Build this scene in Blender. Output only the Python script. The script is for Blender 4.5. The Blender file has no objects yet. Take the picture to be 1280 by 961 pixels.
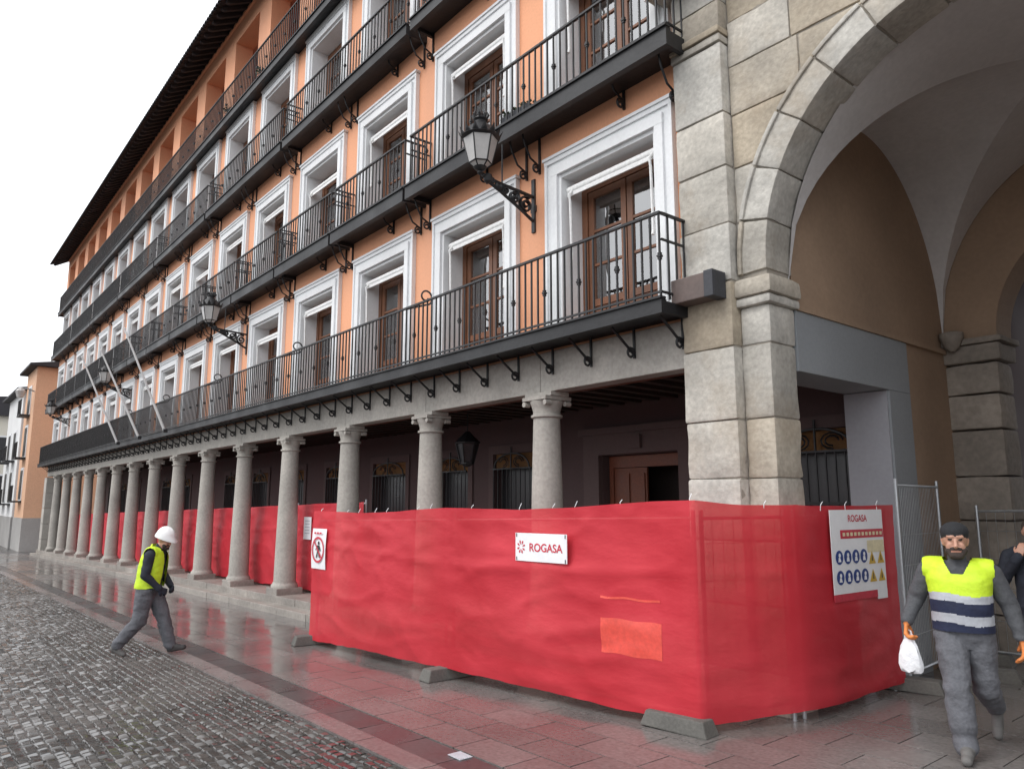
import bpy, bmesh, math, random
import numpy as np
from mathutils import Vector, Matrix, noise

random.seed(7)
SC = bpy.context.scene
COL = SC.collection
U = 0.89                                   # metres per layout unit


def T(p):                                  # layout coordinates -> world metres (origin at the stone pier)
    return Vector(((p[0] + 5.3) * U, (p[1] - 7.0) * U, p[2] * U))


# ------------------------------------------------------------------ camera, sky, sun, exposure
PITCH, PSI = math.radians(8.98), math.radians(39.2)
cam_d = bpy.data.cameras.new('camera')
cam_d.sensor_width = 36.0
cam_d.lens = 930.0 / 1280.0 * 36.0
cam_d.clip_start = 0.05
cam_d.clip_end = 2000
cam = bpy.data.objects.new('camera', cam_d)
COL.objects.link(cam)
cam.location = T((0, 0, 2.0))
fwd = Vector((-math.cos(PSI) * math.cos(PITCH), math.sin(PSI) * math.cos(PITCH), math.sin(PITCH)))
cam.rotation_euler = fwd.to_track_quat('-Z', 'Y').to_euler()
SC.camera = cam

SUN_EL, SUN_AZ = math.radians(52), math.radians(150)
w = bpy.data.worlds.new('World')
SC.world = w
w.use_nodes = True
nt = w.node_tree
nt.nodes.clear()
sky = nt.nodes.new('ShaderNodeTexSky')
sky.sky_type = 'NISHITA'
sky.sun_disc = False
sky.sun_elevation = SUN_EL
sky.sun_rotation = SUN_AZ
sky.air_density = 1.0
sky.dust_density = 5.0
hs = nt.nodes.new('ShaderNodeHueSaturation')
hs.inputs['Saturation'].default_value = 0.10
mixs = nt.nodes.new('ShaderNodeMixRGB')
mixs.inputs[0].default_value = 0.75
mixs.inputs[2].default_value = (11.6, 11.9, 12.4, 1)     # even overcast cloud
bg = nt.nodes.new('ShaderNodeBackground')
bg.inputs[1].default_value = 0.12
wo = nt.nodes.new('ShaderNodeOutputWorld')
nt.links.new(sky.outputs[0], hs.inputs['Color'])
nt.links.new(hs.outputs[0], mixs.inputs[1])
nt.links.new(mixs.outputs[0], bg.inputs[0])
nt.links.new(bg.outputs[0], wo.inputs[0])

sd = bpy.data.lights.new('sun', 'SUN')
sd.energy = 0.9
sd.angle = math.radians(30)
sd.color = (1.0, 0.96, 0.91)
sun = bpy.data.objects.new('sun', sd)
COL.objects.link(sun)
# light comes from the open square, over the camera's left shoulder
sun_dir = Vector((-0.25, -0.80, 1.0)).normalized()
sun.rotation_euler = sun_dir.to_track_quat('Z', 'Y').to_euler()
sun.location = (0, -20, 40)
SUN_EL = math.asin(sun_dir.z)
sky.sun_elevation = SUN_EL
sky.sun_rotation = math.atan2(sun_dir.x, sun_dir.y)

SC.view_settings.view_transform = 'Standard'
SC.view_settings.look = 'None'
SC.view_settings.exposure = 0.43
SC.view_settings.gamma = 1.0
SC.view_settings.use_curve_mapping = False
SC.render.engine = 'CYCLES'
SC.cycles.use_denoising = True
SC.cycles.max_bounces = 8
SC.cycles.transparent_max_bounces = 16

# ------------------------------------------------------------------ materials
MATS = {}


def mk(name, col, rough=0.7, var=0.18, vs=1.5, fine=0.10, fs=25.0, bump=0.15, bs=40.0, bd=0.01, metal=0.0,
       spec=0.5, rnd=0.0, coat=0.0, stain=None, stain_scale=0.8, stain_amt=0.6, rvar=0.1, streak=False, rcol=None):
    m = bpy.data.materials.new(name)
    m.use_nodes = True
    n = m.node_tree.nodes
    L = m.node_tree.links
    b = n['Principled BSDF']
    geo = n.new('ShaderNodeNewGeometry')
    pos = geo.outputs['Position']
    n1 = n.new('ShaderNodeTexNoise')
    n1.inputs['Scale'].default_value = vs
    n1.inputs['Detail'].default_value = 6
    n2 = n.new('ShaderNodeTexNoise')
    n2.inputs['Scale'].default_value = fs
    n2.inputs['Detail'].default_value = 4
    L.new(pos, n1.inputs['Vector'])
    L.new(pos, n2.inputs['Vector'])
    r1 = n.new('ShaderNodeMapRange')
    r1.inputs[1].default_value = .3
    r1.inputs[2].default_value = .7
    r1.inputs[3].default_value = 1 - var
    r1.inputs[4].default_value = 1 + var * .6
    r2 = n.new('ShaderNodeMapRange')
    r2.inputs[1].default_value = .3
    r2.inputs[2].default_value = .7
    r2.inputs[3].default_value = 1 - fine
    r2.inputs[4].default_value = 1 + fine
    L.new(n1.outputs['Fac'], r1.inputs[0])
    L.new(n2.outputs['Fac'], r2.inputs[0])
    mu = n.new('ShaderNodeMath')
    mu.operation = 'MULTIPLY'
    L.new(r1.outputs[0], mu.inputs[0])
    L.new(r2.outputs[0], mu.inputs[1])
    val = mu.outputs[0]
    if rnd:
        oi = n.new('ShaderNodeObjectInfo')
        rr = n.new('ShaderNodeMapRange')
        rr.inputs[3].default_value = 1 - rnd
        rr.inputs[4].default_value = 1 + rnd
        L.new(oi.outputs['Random'], rr.inputs[0])
        m2 = n.new('ShaderNodeMath')
        m2.operation = 'MULTIPLY'
        L.new(val, m2.inputs[0])
        L.new(rr.outputs[0], m2.inputs[1])
        val = m2.outputs[0]
    sc = n.new('ShaderNodeVectorMath')
    sc.operation = 'SCALE'
    sc.inputs[0].default_value = col[:3]
    L.new(val, sc.inputs['Scale'])
    colout = sc.outputs[0]
    if rcol:
        oi2 = n.new('ShaderNodeObjectInfo')
        pw = n.new('ShaderNodeMath')
        pw.operation = 'POWER'
        pw.inputs[1].default_value = 2.2
        fr_ = n.new('ShaderNodeMath')
        fr_.operation = 'FRACT'
        ml = n.new('ShaderNodeMath')
        ml.operation = 'MULTIPLY'
        ml.inputs[1].default_value = 7.31
        L.new(oi2.outputs['Random'], ml.inputs[0])
        L.new(ml.outputs[0], fr_.inputs[0])
        L.new(fr_.outputs[0], pw.inputs[0])
        sc2 = n.new('ShaderNodeVectorMath')
        sc2.operation = 'SCALE'
        sc2.inputs[0].default_value = rcol
        L.new(val, sc2.inputs['Scale'])
        mxr = n.new('ShaderNodeMixRGB')
        L.new(pw.outputs[0], mxr.inputs[0])
        L.new(colout, mxr.inputs[1])
        L.new(sc2.outputs[0], mxr.inputs[2])
        colout = mxr.outputs[0]
    if stain:
        n3 = n.new('ShaderNodeTexNoise')
        n3.inputs['Scale'].default_value = stain_scale
        n3.inputs['Detail'].default_value = 8
        n3.inputs['Roughness'].default_value = .65
        mp = n.new('ShaderNodeMapping')
        if streak:
            mp.inputs['Scale'].default_value = (1, 1, .16)
        L.new(pos, mp.inputs['Vector'])
        L.new(mp.outputs[0], n3.inputs['Vector'])
        r3 = n.new('ShaderNodeMapRange')
        r3.inputs[1].default_value = .5
        r3.inputs[2].default_value = .72
        r3.inputs[3].default_value = 0
        r3.inputs[4].default_value = stain_amt
        L.new(n3.outputs['Fac'], r3.inputs[0])
        mx = n.new('ShaderNodeMixRGB')
        mx.inputs[2].default_value = (*stain, 1)
        L.new(r3.outputs[0], mx.inputs[0])
        L.new(colout, mx.inputs[1])
        colout = mx.outputs[0]
    L.new(colout, b.inputs['Base Color'])
    b.inputs['Metallic'].default_value = metal
    b.inputs['Specular IOR Level'].default_value = spec
    if coat:
        b.inputs['Coat Weight'].default_value = coat
        b.inputs['Coat Roughness'].default_value = .08
    rm = n.new('ShaderNodeMapRange')
    rm.inputs[1].default_value = .3
    rm.inputs[2].default_value = .7
    rm.inputs[3].default_value = max(.02, rough - rvar)
    rm.inputs[4].default_value = min(1, rough + rvar)
    L.new(n1.outputs['Fac'], rm.inputs[0])
    L.new(rm.outputs[0], b.inputs['Roughness'])
    if bump:
        nb = n.new('ShaderNodeTexNoise')
        nb.inputs['Scale'].default_value = bs
        nb.inputs['Detail'].default_value = 5
        L.new(pos, nb.inputs['Vector'])
        bp = n.new('ShaderNodeBump')
        bp.inputs['Strength'].default_value = bump
        bp.inputs['Distance'].default_value = bd
        L.new(nb.outputs['Fac'], bp.inputs['Height'])
        L.new(bp.outputs[0], b.inputs['Normal'])
    MATS[name] = m
    return m


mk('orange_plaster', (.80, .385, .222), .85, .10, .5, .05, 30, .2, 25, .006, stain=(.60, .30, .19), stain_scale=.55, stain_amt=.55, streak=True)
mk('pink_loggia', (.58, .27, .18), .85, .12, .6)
mk('white_trim', (.76, .77, .78), .7, .08, 1.0, .04, 30, .1, 30, .004, stain=(.52, .52, .52), stain_scale=1.2, stain_amt=.35, streak=True)
mk('awning_white', (.80, .80, .79), .6, .05)
mk('wood_brown', (.19, .078, .038), .5, .25, 3, .2, 60, .2, 60, .004, rnd=.15)
mk('wood_red', (.15, .045, .022), .55, .2, 3, .2, 50)
mk('black_iron', (.013, .013, .015), .5, .25, 4, .1, 40, .15, 60, .003)
mk('slab_dark', (.012, .012, .014), .55, .3, 1.6, .2, 20, .25, 18, .012)
mk('stone_pier', (.475, .455, .415), .85, .26, 2.2, .14, 22, .5, 14, .02, rnd=.12, rcol=(.385, .325, .245), stain=(.30, .235, .165), stain_scale=1.0, stain_amt=.7)
mk('stone_column', (.40, .375, .34), .8, .18, 1.2, .12, 22, .35, 22, .015, rnd=.05, stain=(.25, .235, .21), stain_scale=1.4, stain_amt=.5)
mk('stone_step', (.27, .245, .22), .55, .25, 1.5, .15, 18, .3, 16, .015, rnd=.12)
mk('mortar', (.31, .28, .24), .95, .2, 3)
mk('stone_inner', (.27, .235, .20), .9, .25, 1.5, .14, 16, .5, 10, .03, rnd=.12)
mk('ochre_wall', (.34, .235, .16), .9, .18, .8, .06, 20, .15, 15, .01)
mk('vault_white', (.60, .575, .565), .9, .12, .7, .05, 18, .15, 14, .01, stain=(.47, .45, .44), stain_scale=1.3, stain_amt=.5)
mk('blue_grey', (.27, .285, .30), .85, .10, 1.0, .04)
mk('reveal_grey', (.33, .33, .355), .85, .1, 1.0, .04)
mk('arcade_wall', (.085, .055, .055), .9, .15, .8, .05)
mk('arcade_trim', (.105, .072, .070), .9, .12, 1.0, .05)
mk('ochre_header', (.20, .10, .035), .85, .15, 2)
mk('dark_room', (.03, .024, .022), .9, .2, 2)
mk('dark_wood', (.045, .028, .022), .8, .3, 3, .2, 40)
mk('roof_tile', (.035, .033, .038), .8, .35, 2.5, .2, 20, .3, 20, .01, rnd=.2)
mk('curtain', (.80, .84, .86), .9, .06, 3)
mk('cobble', (.074, .067, .062), .20, .40, .7, .25, 30, .3, 55, .004, spec=.6, rnd=.30, rvar=.14)
mk('cobble_joint', (.05, .045, .042), .16, .35, .8, .3, 40, .25, 45, .006, spec=.6, rvar=.12)
mk('paver', (.165, .153, .146), .15, .28, .7, .2, 30, .16, 30, .003, spec=.6, rnd=.10, rvar=.15, stain=(.14, .115, .11), stain_scale=1.1, stain_amt=.6)
mk('kerb_pink', (.18, .155, .15), .24, .25, 1.5, .2, 30, .2, 30, .004, spec=.6, rnd=.12)
mk('gutter', (.075, .070, .070), .30, .3, 1.4, .2, 25, .2, 25, .004, spec=.6, rnd=.15)
mk('ground', (.07, .062, .06), .3, .3, .9, .25, 20, .3, 25, .01, rvar=.12)
mk('galvanized', (.44, .46, .48), .42, .15, 5, .08, 40, .05, 60, .002, metal=.75)
mk('concrete', (.115, .11, .10), .85, .25, 4, .15, 40, .4, 40, .008, rnd=.12)
mk('peach_wall', (.66, .40, .26), .9, .10, .4)
mk('peach_light', (.66, .47, .35), .9, .10, .4)
mk('cream_wall', (.66, .62, .54), .9, .12, .4)
mk('white_wall', (.70, .70, .70), .9, .1, .4)
mk('grey_base', (.34, .33, .32), .9, .15, .6)
mk('window_dark', (.03, .03, .033), .35, .2, 1)
mk('lamp_glass', (.44, .43, .42), .35, .12, 4, .05)
mk('paper_white', (.80, .80, .82), .6, .05, 4, .02)
mk('print_red', (.55, .035, .06), .6, .1)
mk('print_blue', (.02, .05, .22), .6, .1)
mk('print_yellow', (.62, .40, .05), .6, .1)
mk('print_black', (.03, .03, .03), .6, .1)
mk('print_cream', (.72, .64, .42), .6, .05)
mk('show_through_orange', (.70, .076, .055), .5, .10, 4)  # orange object showing through the tarpaulin, put into a patch colour
mk('blue_plastic', (.10, .16, .26), .5, .1)
mk('box_brown', (.13, .095, .085), .6, .2, 4)
mk('box_dark', (.04, .042, .05), .6, .2, 4)
mk('flag_white', (.72, .72, .72), .5, .08)
mk('leaf', (.05, .07, .035), .7, .3, 9)
mk('terracotta', (.36, .14, .08), .8, .2, 6)
mk('skin', (.50, .27, .19), .55, .12, 12, .08, 60, .1, 90, .002)
mk('lip_skin', (.42, .20, .14), .55, .12, 12)  # darker skin tone for the lips
mk('beard', (.045, .032, .026), .85, .3, 60, .3, 120, .6, 160, .006)
mk('beanie', (.022, .023, .026), .95, .25, 20, .2, 90, .6, 120, .006)
mk('jacket_navy', (.020, .024, .036), .85, .25, 8, .12, 50, .6, 16, .02)
mk('sweater_grey', (.085, .088, .096), .95, .18, 8, .12, 60, .6, 16, .02)
mk('trousers_grey', (.115, .118, .132), .9, .22, 7, .12, 50, .75, 13, .03)
mk('shoe_grey', (.14, .135, .13), .8, .25, 14)
mk('shoe_dark', (.05, .045, .045), .7, .25, 14)
mk('glove_orange', (.75, .25, .07), .7, .15, 14)
mk('vest_yellow', (.58, .80, .03), .65, .06, 6, .05, 40, .6, 10, .025)
mk('vest_navy', (.016, .022, .055), .8, .15, 8, .08, 40, .5, 12, .02)
mk('vest_grey', (.46, .48, .52), .45, .08, 10, .06, 50, .4, 14, .015)
mk('helmet_white', (.80, .80, .80), .3, .03, 3, .01, 20, 0)
mk('bag_white', (.78, .79, .81), .4, .05, 8, .04, 40, .6, 20, .015)
mk('coat_brown', (.16, .09, .05), .9, .2, 8)


def sett_pattern(m):
    n = m.node_tree.nodes
    L = m.node_tree.links
    b = n['Principled BSDF']
    geo = n.new('ShaderNodeNewGeometry')
    vo = n.new('ShaderNodeTexVoronoi')
    vo.feature = 'DISTANCE_TO_EDGE'
    vo.inputs['Scale'].default_value = 9.0
    vo.inputs['Randomness'].default_value = .6
    L.new(geo.outputs['Position'], vo.inputs['Vector'])
    r = n.new('ShaderNodeMapRange')
    r.inputs[1].default_value = 0
    r.inputs[2].default_value = .12
    L.new(vo.outputs['Distance'], r.inputs[0])
    bp = n.new('ShaderNodeBump')
    bp.inputs['Strength'].default_value = .8
    bp.inputs['Distance'].default_value = .012
    L.new(r.outputs[0], bp.inputs['Height'])
    old = b.inputs['Normal'].links[0].from_socket
    L.new(old, bp.inputs['Normal'])
    L.new(bp.outputs[0], b.inputs['Normal'])


sett_pattern(MATS['cobble_joint'])


def glass_mat():
    m = bpy.data.materials.new('glass_pane')
    m.use_nodes = True
    n = m.node_tree.nodes
    L = m.node_tree.links
    n.remove(n['Principled BSDF'])
    out = [x for x in n if x.type == 'OUTPUT_MATERIAL'][0]
    tr = n.new('ShaderNodeBsdfTransparent')
    tr.inputs[0].default_value = (.97, .985, .985, 1)
    gl = n.new('ShaderNodeBsdfGlossy')
    gl.inputs['Roughness'].default_value = .03
    fr = n.new('ShaderNodeFresnel')
    fr.inputs[0].default_value = 1.55
    ad = n.new('ShaderNodeMath')
    ad.operation = 'ADD'
    ad.inputs[1].default_value = .30
    mx = n.new('ShaderNodeMixShader')
    nb = n.new('ShaderNodeTexNoise')
    nb.inputs['Scale'].default_value = 1.6
    bp = n.new('ShaderNodeBump')
    bp.inputs['Strength'].default_value = .15
    bp.inputs['Distance'].default_value = .02
    geo = n.new('ShaderNodeNewGeometry')
    L.new(geo.outputs['Position'], nb.inputs['Vector'])
    L.new(nb.outputs['Fac'], bp.inputs['Height'])
    L.new(bp.outputs[0], gl.inputs['Normal'])
    L.new(fr.outputs[0], ad.inputs[0])
    L.new(ad.outputs[0], mx.inputs[0])
    L.new(tr.outputs[0], mx.inputs[1])
    L.new(gl.outputs[0], mx.inputs[2])
    L.new(mx.outputs[0], out.inputs[0])
    MATS['glass_pane'] = m


glass_mat()


def tarp_mat():
    m = bpy.data.materials.new('red_tarp')
    m.use_nodes = True
    n = m.node_tree.nodes
    L = m.node_tree.links
    b = n['Principled BSDF']
    out = [x for x in n if x.type == 'OUTPUT_MATERIAL'][0]
    geo = n.new('ShaderNodeNewGeometry')
    n1 = n.new('ShaderNodeTexNoise')
    n1.inputs['Scale'].default_value = 1.3
    n1.inputs['Detail'].default_value = 6
    L.new(geo.outputs['Position'], n1.inputs['Vector'])
    cr = n.new('ShaderNodeValToRGB')
    cr.color_ramp.elements[0].position = .3
    cr.color_ramp.elements[0].color = (.60, .030, .046, 1)
    cr.color_ramp.elements[1].position = .75
    cr.color_ramp.elements[1].color = (.76, .058, .082, 1)
    L.new(n1.outputs['Fac'], cr.inputs[0])
    L.new(cr.outputs[0], b.inputs['Base Color'])
    b.inputs['Roughness'].default_value = .5
    b.inputs['Specular IOR Level'].default_value = .3
    n2 = n.new('ShaderNodeTexNoise')
    n2.inputs['Scale'].default_value = 9
    n2.inputs['Detail'].default_value = 5
    mp = n.new('ShaderNodeMapping')
    mp.inputs['Scale'].default_value = (1, 1, 2.2)
    L.new(geo.outputs['Position'], mp.inputs['Vector'])
    L.new(mp.outputs[0], n2.inputs['Vector'])
    bp = n.new('ShaderNodeBump')
    bp.inputs['Strength'].default_value = .16
    bp.inputs['Distance'].default_value = .03
    L.new(n2.outputs['Fac'], bp.inputs['Height'])
    L.new(bp.outputs[0], b.inputs['Normal'])
    tl = n.new('ShaderNodeBsdfTranslucent')
    tl.inputs[0].default_value = (.75, .05, .06, 1)
    m1 = n.new('ShaderNodeMixShader')
    m1.inputs[0].default_value = .22
    L.new(b.outputs[0], m1.inputs[1])
    L.new(tl.outputs[0], m1.inputs[2])
    tr = n.new('ShaderNodeBsdfTransparent')
    tr.inputs[0].default_value = (1, .72, .62, 1)
    m2 = n.new('ShaderNodeMixShader')
    m2.inputs[0].default_value = .12
    L.new(m1.outputs[0], m2.inputs[1])
    L.new(tr.outputs[0], m2.inputs[2])
    L.new(m2.outputs[0], out.inputs[0])
    MATS['red_tarp'] = m


tarp_mat()

# ------------------------------------------------------------------ mesh helpers
ORG = {}


class MB:
    def __init__(s):
        s.v = []
        s.f = []

    def add(s, vs, fs):
        o = len(s.v)
        s.v += [tuple(p) for p in vs]
        s.f += [tuple(i + o for i in f) for f in fs]
        return s

    def box(s, x0, x1, y0, y1, z0, z1):
        return s.add([(x0, y0, z0), (x1, y0, z0), (x1, y1, z0), (x0, y1, z0), (x0, y0, z1), (x1, y0, z1), (x1, y1, z1), (x0, y1, z1)],
                     [(0, 3, 2, 1), (4, 5, 6, 7), (0, 1, 5, 4), (1, 2, 6, 5), (2, 3, 7, 6), (3, 0, 4, 7)])

    def hexa(s, a, b):                     # two quads (bottom ring, top ring)
        return s.add(list(a) + list(b), [(0, 3, 2, 1), (4, 5, 6, 7), (0, 1, 5, 4), (1, 2, 6, 5), (2, 3, 7, 6), (3, 0, 4, 7)])

    def prism_y(s, poly, y0, y1):          # polygon in XZ extruded along Y
        n = len(poly)
        a = [(x, y0, z) for x, z in poly] + [(x, y1, z) for x, z in poly]
        return s.add(a, [tuple(range(n)), tuple(range(2 * n - 1, n - 1, -1))] + [(i, n + i, n + (i + 1) % n, (i + 1) % n) for i in range(n)])

    def prism_x(s, poly, x0, x1):          # polygon in YZ extruded along X
        n = len(poly)
        a = [(x0, y, z) for y, z in poly] + [(x1, y, z) for y, z in poly]
        return s.add(a, [tuple(range(n)), tuple(range(2 * n - 1, n - 1, -1))] + [(i, n + i, n + (i + 1) % n, (i + 1) % n) for i in range(n)])

    def tube(s, pts, r, n=6, close=True):
        pts = [Vector(p) for p in pts]
        rs = r if isinstance(r, (list, tuple)) else [r] * len(pts)
        rings = []
        prev = None
        for i, p in enumerate(pts):
            d = (pts[min(i + 1, len(pts) - 1)] - pts[max(i - 1, 0)]).normalized()
            ref = prev if prev is not None else (Vector((0, 0, 1)) if abs(d.z) < .9 else Vector((1, 0, 0)))
            a = d.cross(ref)
            if a.length < 1e-6:
                a = d.orthogonal()
            a.normalize()
            b = a.cross(d).normalized()
            prev = b
            rings.append([p + (a * math.cos(2 * math.pi * k / n) + b * math.sin(2 * math.pi * k / n)) * rs[i] for k in range(n)])
        vs = [v for rg in rings for v in rg]
        fs = [(i * n + k, i * n + (k + 1) % n, (i + 1) * n + (k + 1) % n, (i + 1) * n + k) for i in range(len(pts) - 1) for k in range(n)]
        if close:
            fs += [tuple(range(n - 1, -1, -1)), tuple(range((len(pts) - 1) * n, len(pts) * n))]
        return s.add(vs, fs)

    def lathe(s, prof, n=20, c=(0, 0, 0)):  # (r, z) pairs round z
        vs = [(c[0] + r * math.cos(2 * math.pi * k / n), c[1] + r * math.sin(2 * math.pi * k / n), c[2] + z) for r, z in prof for k in range(n)]
        fs = [(i * n + k, i * n + (k + 1) % n, (i + 1) * n + (k + 1) % n, (i + 1) * n + k) for i in range(len(prof) - 1) for k in range(n)]
        fs += [tuple(range(n - 1, -1, -1)), tuple(range((len(prof) - 1) * n, len(prof) * n))]
        return s.add(vs, fs)

    def quad(s, a, b, c, d):
        return s.add([a, b, c, d], [(0, 1, 2, 3)])

    def mesh(s, name, mat, scale=U, smooth=False, bevel=0):
        me = bpy.data.meshes.new(name)
        me.from_pydata([(x * scale, y * scale, z * scale) for x, y, z in s.v], [], s.f)
        if bevel:
            bm = bmesh.new()
            bm.from_mesh(me)
            bmesh.ops.recalc_face_normals(bm, faces=bm.faces)
            bmesh.ops.bevel(bm, geom=[e for e in bm.edges if e.calc_face_angle(0) > .5], offset=bevel * scale, segments=2, affect='EDGES', profile=.6)
            bm.to_mesh(me)
            bm.free()
        if mat:
            me.materials.append(MATS[mat])
        if smooth:
            for p in me.polygons:
                p.use_smooth = True
            try:
                me.set_sharp_from_angle(angle=math.radians(40))
            except Exception:
                pass
        me.update()
        return me

    def build(s, name, mat, parent=None, loc=(0, 0, 0), **k):
        return place(s.mesh(name, mat, **k), name, parent, loc)


def place(me, name, parent=None, loc=(0, 0, 0), world=None):
    """link a mesh at a layout position (local vertices are relative to it)"""
    o = bpy.data.objects.new(name, me)
    COL.objects.link(o)
    wl = world if world is not None else T(loc)
    ORG[o] = wl
    if parent is not None:
        o.parent = parent
        o.location = wl - ORG[parent]
    else:
        o.location = wl
    return o


def W0(mb, name, mat, parent=None, **k):
    """build from absolute layout coordinates, origin moved to the piece's base centre"""
    xs, ys, zs = zip(*mb.v)
    c = ((min(xs) + max(xs)) / 2, (min(ys) + max(ys)) / 2, min(zs))
    mb.v = [(x - c[0], y - c[1], z - c[2]) for x, y, z in mb.v]
    return mb.build(name, mat, parent, c, **k)


def empty(name, loc, label, cat, group=None, rz=0):
    o = bpy.data.objects.new(name, None)
    o.empty_display_size = .2
    COL.objects.link(o)
    o.location = T(loc)
    o.rotation_euler.z = rz
    ORG[o] = T(loc)
    return tag(o, label, cat, group)


def tag(o, label=None, cat=None, group=None, kind=None):
    if label:
        o['label'] = label
    if cat:
        o['category'] = cat
    if group:
        o['group'] = group
    if kind:
        o['kind'] = kind
    return o


def copy_tree(o, parent=None):
    c = o.copy()
    COL.objects.link(c)
    if parent is not None:
        c.parent = parent
    for ch in list(o.children):
        copy_tree(ch, c)
    return c


def gz(x):                                  # the square falls gently along the facade
    return .021 * max(-60.0, min(x, 4.0))


BAY = 3.01
NB = 16
XR, XL = -5.25, -5.25 - 16 * 3.01 + .0
WC = [-6.55 - BAY * i for i in range(NB)]

# ------------------------------------------------------------------ ground
mb = MB()
xsg = [-900, -300, -120] + [-60 + i * 4 for i in range(17)] + [30, 120, 500]
ysg = [-500, -150, -60, -20, -6, 0, 3.4, 6.4, 12, 20, 60, 200, 600]
for y in ysg:
    for x in xsg:
        mb.v.append((x, y, gz(x) - (.012 if -6.5 < y < 3.5 and x > -40 else .035)))
nx = len(xsg)
for j in range(len(ysg) - 1):
    for i in range(nx - 1):
        a = j * nx + i
        mb.f.append((a, a + 1, a + nx + 1, a + nx))
gp = [v for v in mb.v]
ground = mb.build('ground', 'cobble_joint')
ground['kind'] = 'structure'


def proj(p):
    c = Vector((0, 0, 2.0))
    v = Vector(p) - c
    r = Vector((math.sin(PSI), math.cos(PSI), 0))
    up = Vector((math.cos(PSI) * math.sin(PITCH), -math.sin(PSI) * math.sin(PITCH), math.cos(PITCH)))
    d = v.dot(fwd)
    if d < .2:
        return None
    return 640 + 930 * v.dot(r) / d, 480.5 - 930 * v.dot(up) / d, d


# cobbles: small granite setts in slightly wandering rows
rows = []
y = 3.36
cob = []
while y > -7.0:
    hy = random.uniform(.084, .100)
    x = -34 + random.uniform(0, .1)
    while x < 1.0:
        wx = random.uniform(.085, .135)
        xc, yc = x + wx / 2, y - hy / 2
        p = proj((xc, yc, gz(xc)))
        if p and -600 < p[0] < 1400 and p[2] < 30:
            cob.append((xc, yc, wx - .014, hy - .014, p))
        x += wx
    y -= hy
vis = [c for c in cob if 0 <= c[4][0] <= 1280 and c[4][1] <= 961]
vis.sort(key=lambda c: c[4][2])
near = set(id(c) for c in vis[:300])


def cobble_geo(mb, cx, cy, cz, wx, hy, h):
    b = .012
    tx, ty = random.uniform(-.0035, .0035), random.uniform(-.0035, .0035)
    X, Y = wx / 2, hy / 2
    j = lambda: random.uniform(-.007, .007)
    base = [(cx - X + j(), cy - Y + j(), cz - .04), (cx + X + j(), cy - Y + j(), cz - .04), (cx + X + j(), cy + Y + j(), cz - .04), (cx - X + j(), cy + Y + j(), cz - .04)]
    mid = [(p[0], p[1], cz + h - .012) for p in base]
    top = [(cx + (p[0] - cx) * .80, cy + (p[1] - cy) * .76, cz + h + (tx if p[0] > cx else -tx) + (ty if p[1] > cy else -ty)) for p in base]
    mb.add(base + mid + top, [(0, 1, 5, 4), (1, 2, 6, 5), (2, 3, 7, 6), (3, 0, 4, 7), (4, 5, 9, 8), (5, 6, 10, 9), (6, 7, 11, 10), (7, 4, 8, 11), (8, 9, 10, 11)])


protos = []
for k in range(10):
    m_ = MB()
    cobble_geo(m_, 0, 0, 0, .098, .078, 0)
    protos.append(m_.mesh('cobble', 'cobble', smooth=True))
rest = MB()
for c in cob:
    h = random.gauss(0, .003)
    if id(c) in near:
        o = place(random.choice(protos), 'cobble', ground, (c[0], c[1], gz(c[0]) + h))
        o.scale = (c[2] / .098, c[3] / .078, 1)
    else:
        cobble_geo(rest, c[0], c[1], gz(c[0]), c[2], c[3], h)
r_ = rest.build('cobbles', 'cobble', ground, smooth=True)
r_['kind'] = 'stuff'

# far cobbled square is left to the ground sheet; kerb, gutter and pavement slabs
pav = MB()
for x0 in range(-64, 8, 4):
    pav.add([(x0, 3.39, gz(x0) - .02), (x0 + 4, 3.39, gz(x0 + 4) - .02), (x0 + 4, 30, gz(x0 + 4) - .02), (x0, 30, gz(x0) - .02)], [(0, 1, 2, 3)])
pavement = pav.build('pavement', 'gutter')
pavement['kind'] = 'structure'


def slab(name, x0, x1, y0, y1, mat, dz=0.0, parent=pavement, th=.05):
    g = .006
    m_ = MB()
    x0 += g
    x1 -= g
    y0 += g
    y1 -= g
    t = random.gauss(0, .0012)
    xc, yc = (x0 + x1) / 2, (y0 + y1) / 2
    zc = gz(xc)
    m_.hexa([(x0 - xc, y0 - yc, gz(x0) - zc - th), (x1 - xc, y0 - yc, gz(x1) - zc - th), (x1 - xc, y1 - yc, gz(x1) - zc - th), (x0 - xc, y1 - yc, gz(x0) - zc - th)],
            [(x0 - xc, y0 - yc, gz(x0) - zc + t), (x1 - xc, y0 - yc, gz(x1) - zc + t), (x1 - xc, y1 - yc, gz(x1) - zc - t), (x0 - xc, y1 - yc, gz(x0) - zc - t)])
    return m_.build(name, mat, parent, (xc, yc, zc + dz))


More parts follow.
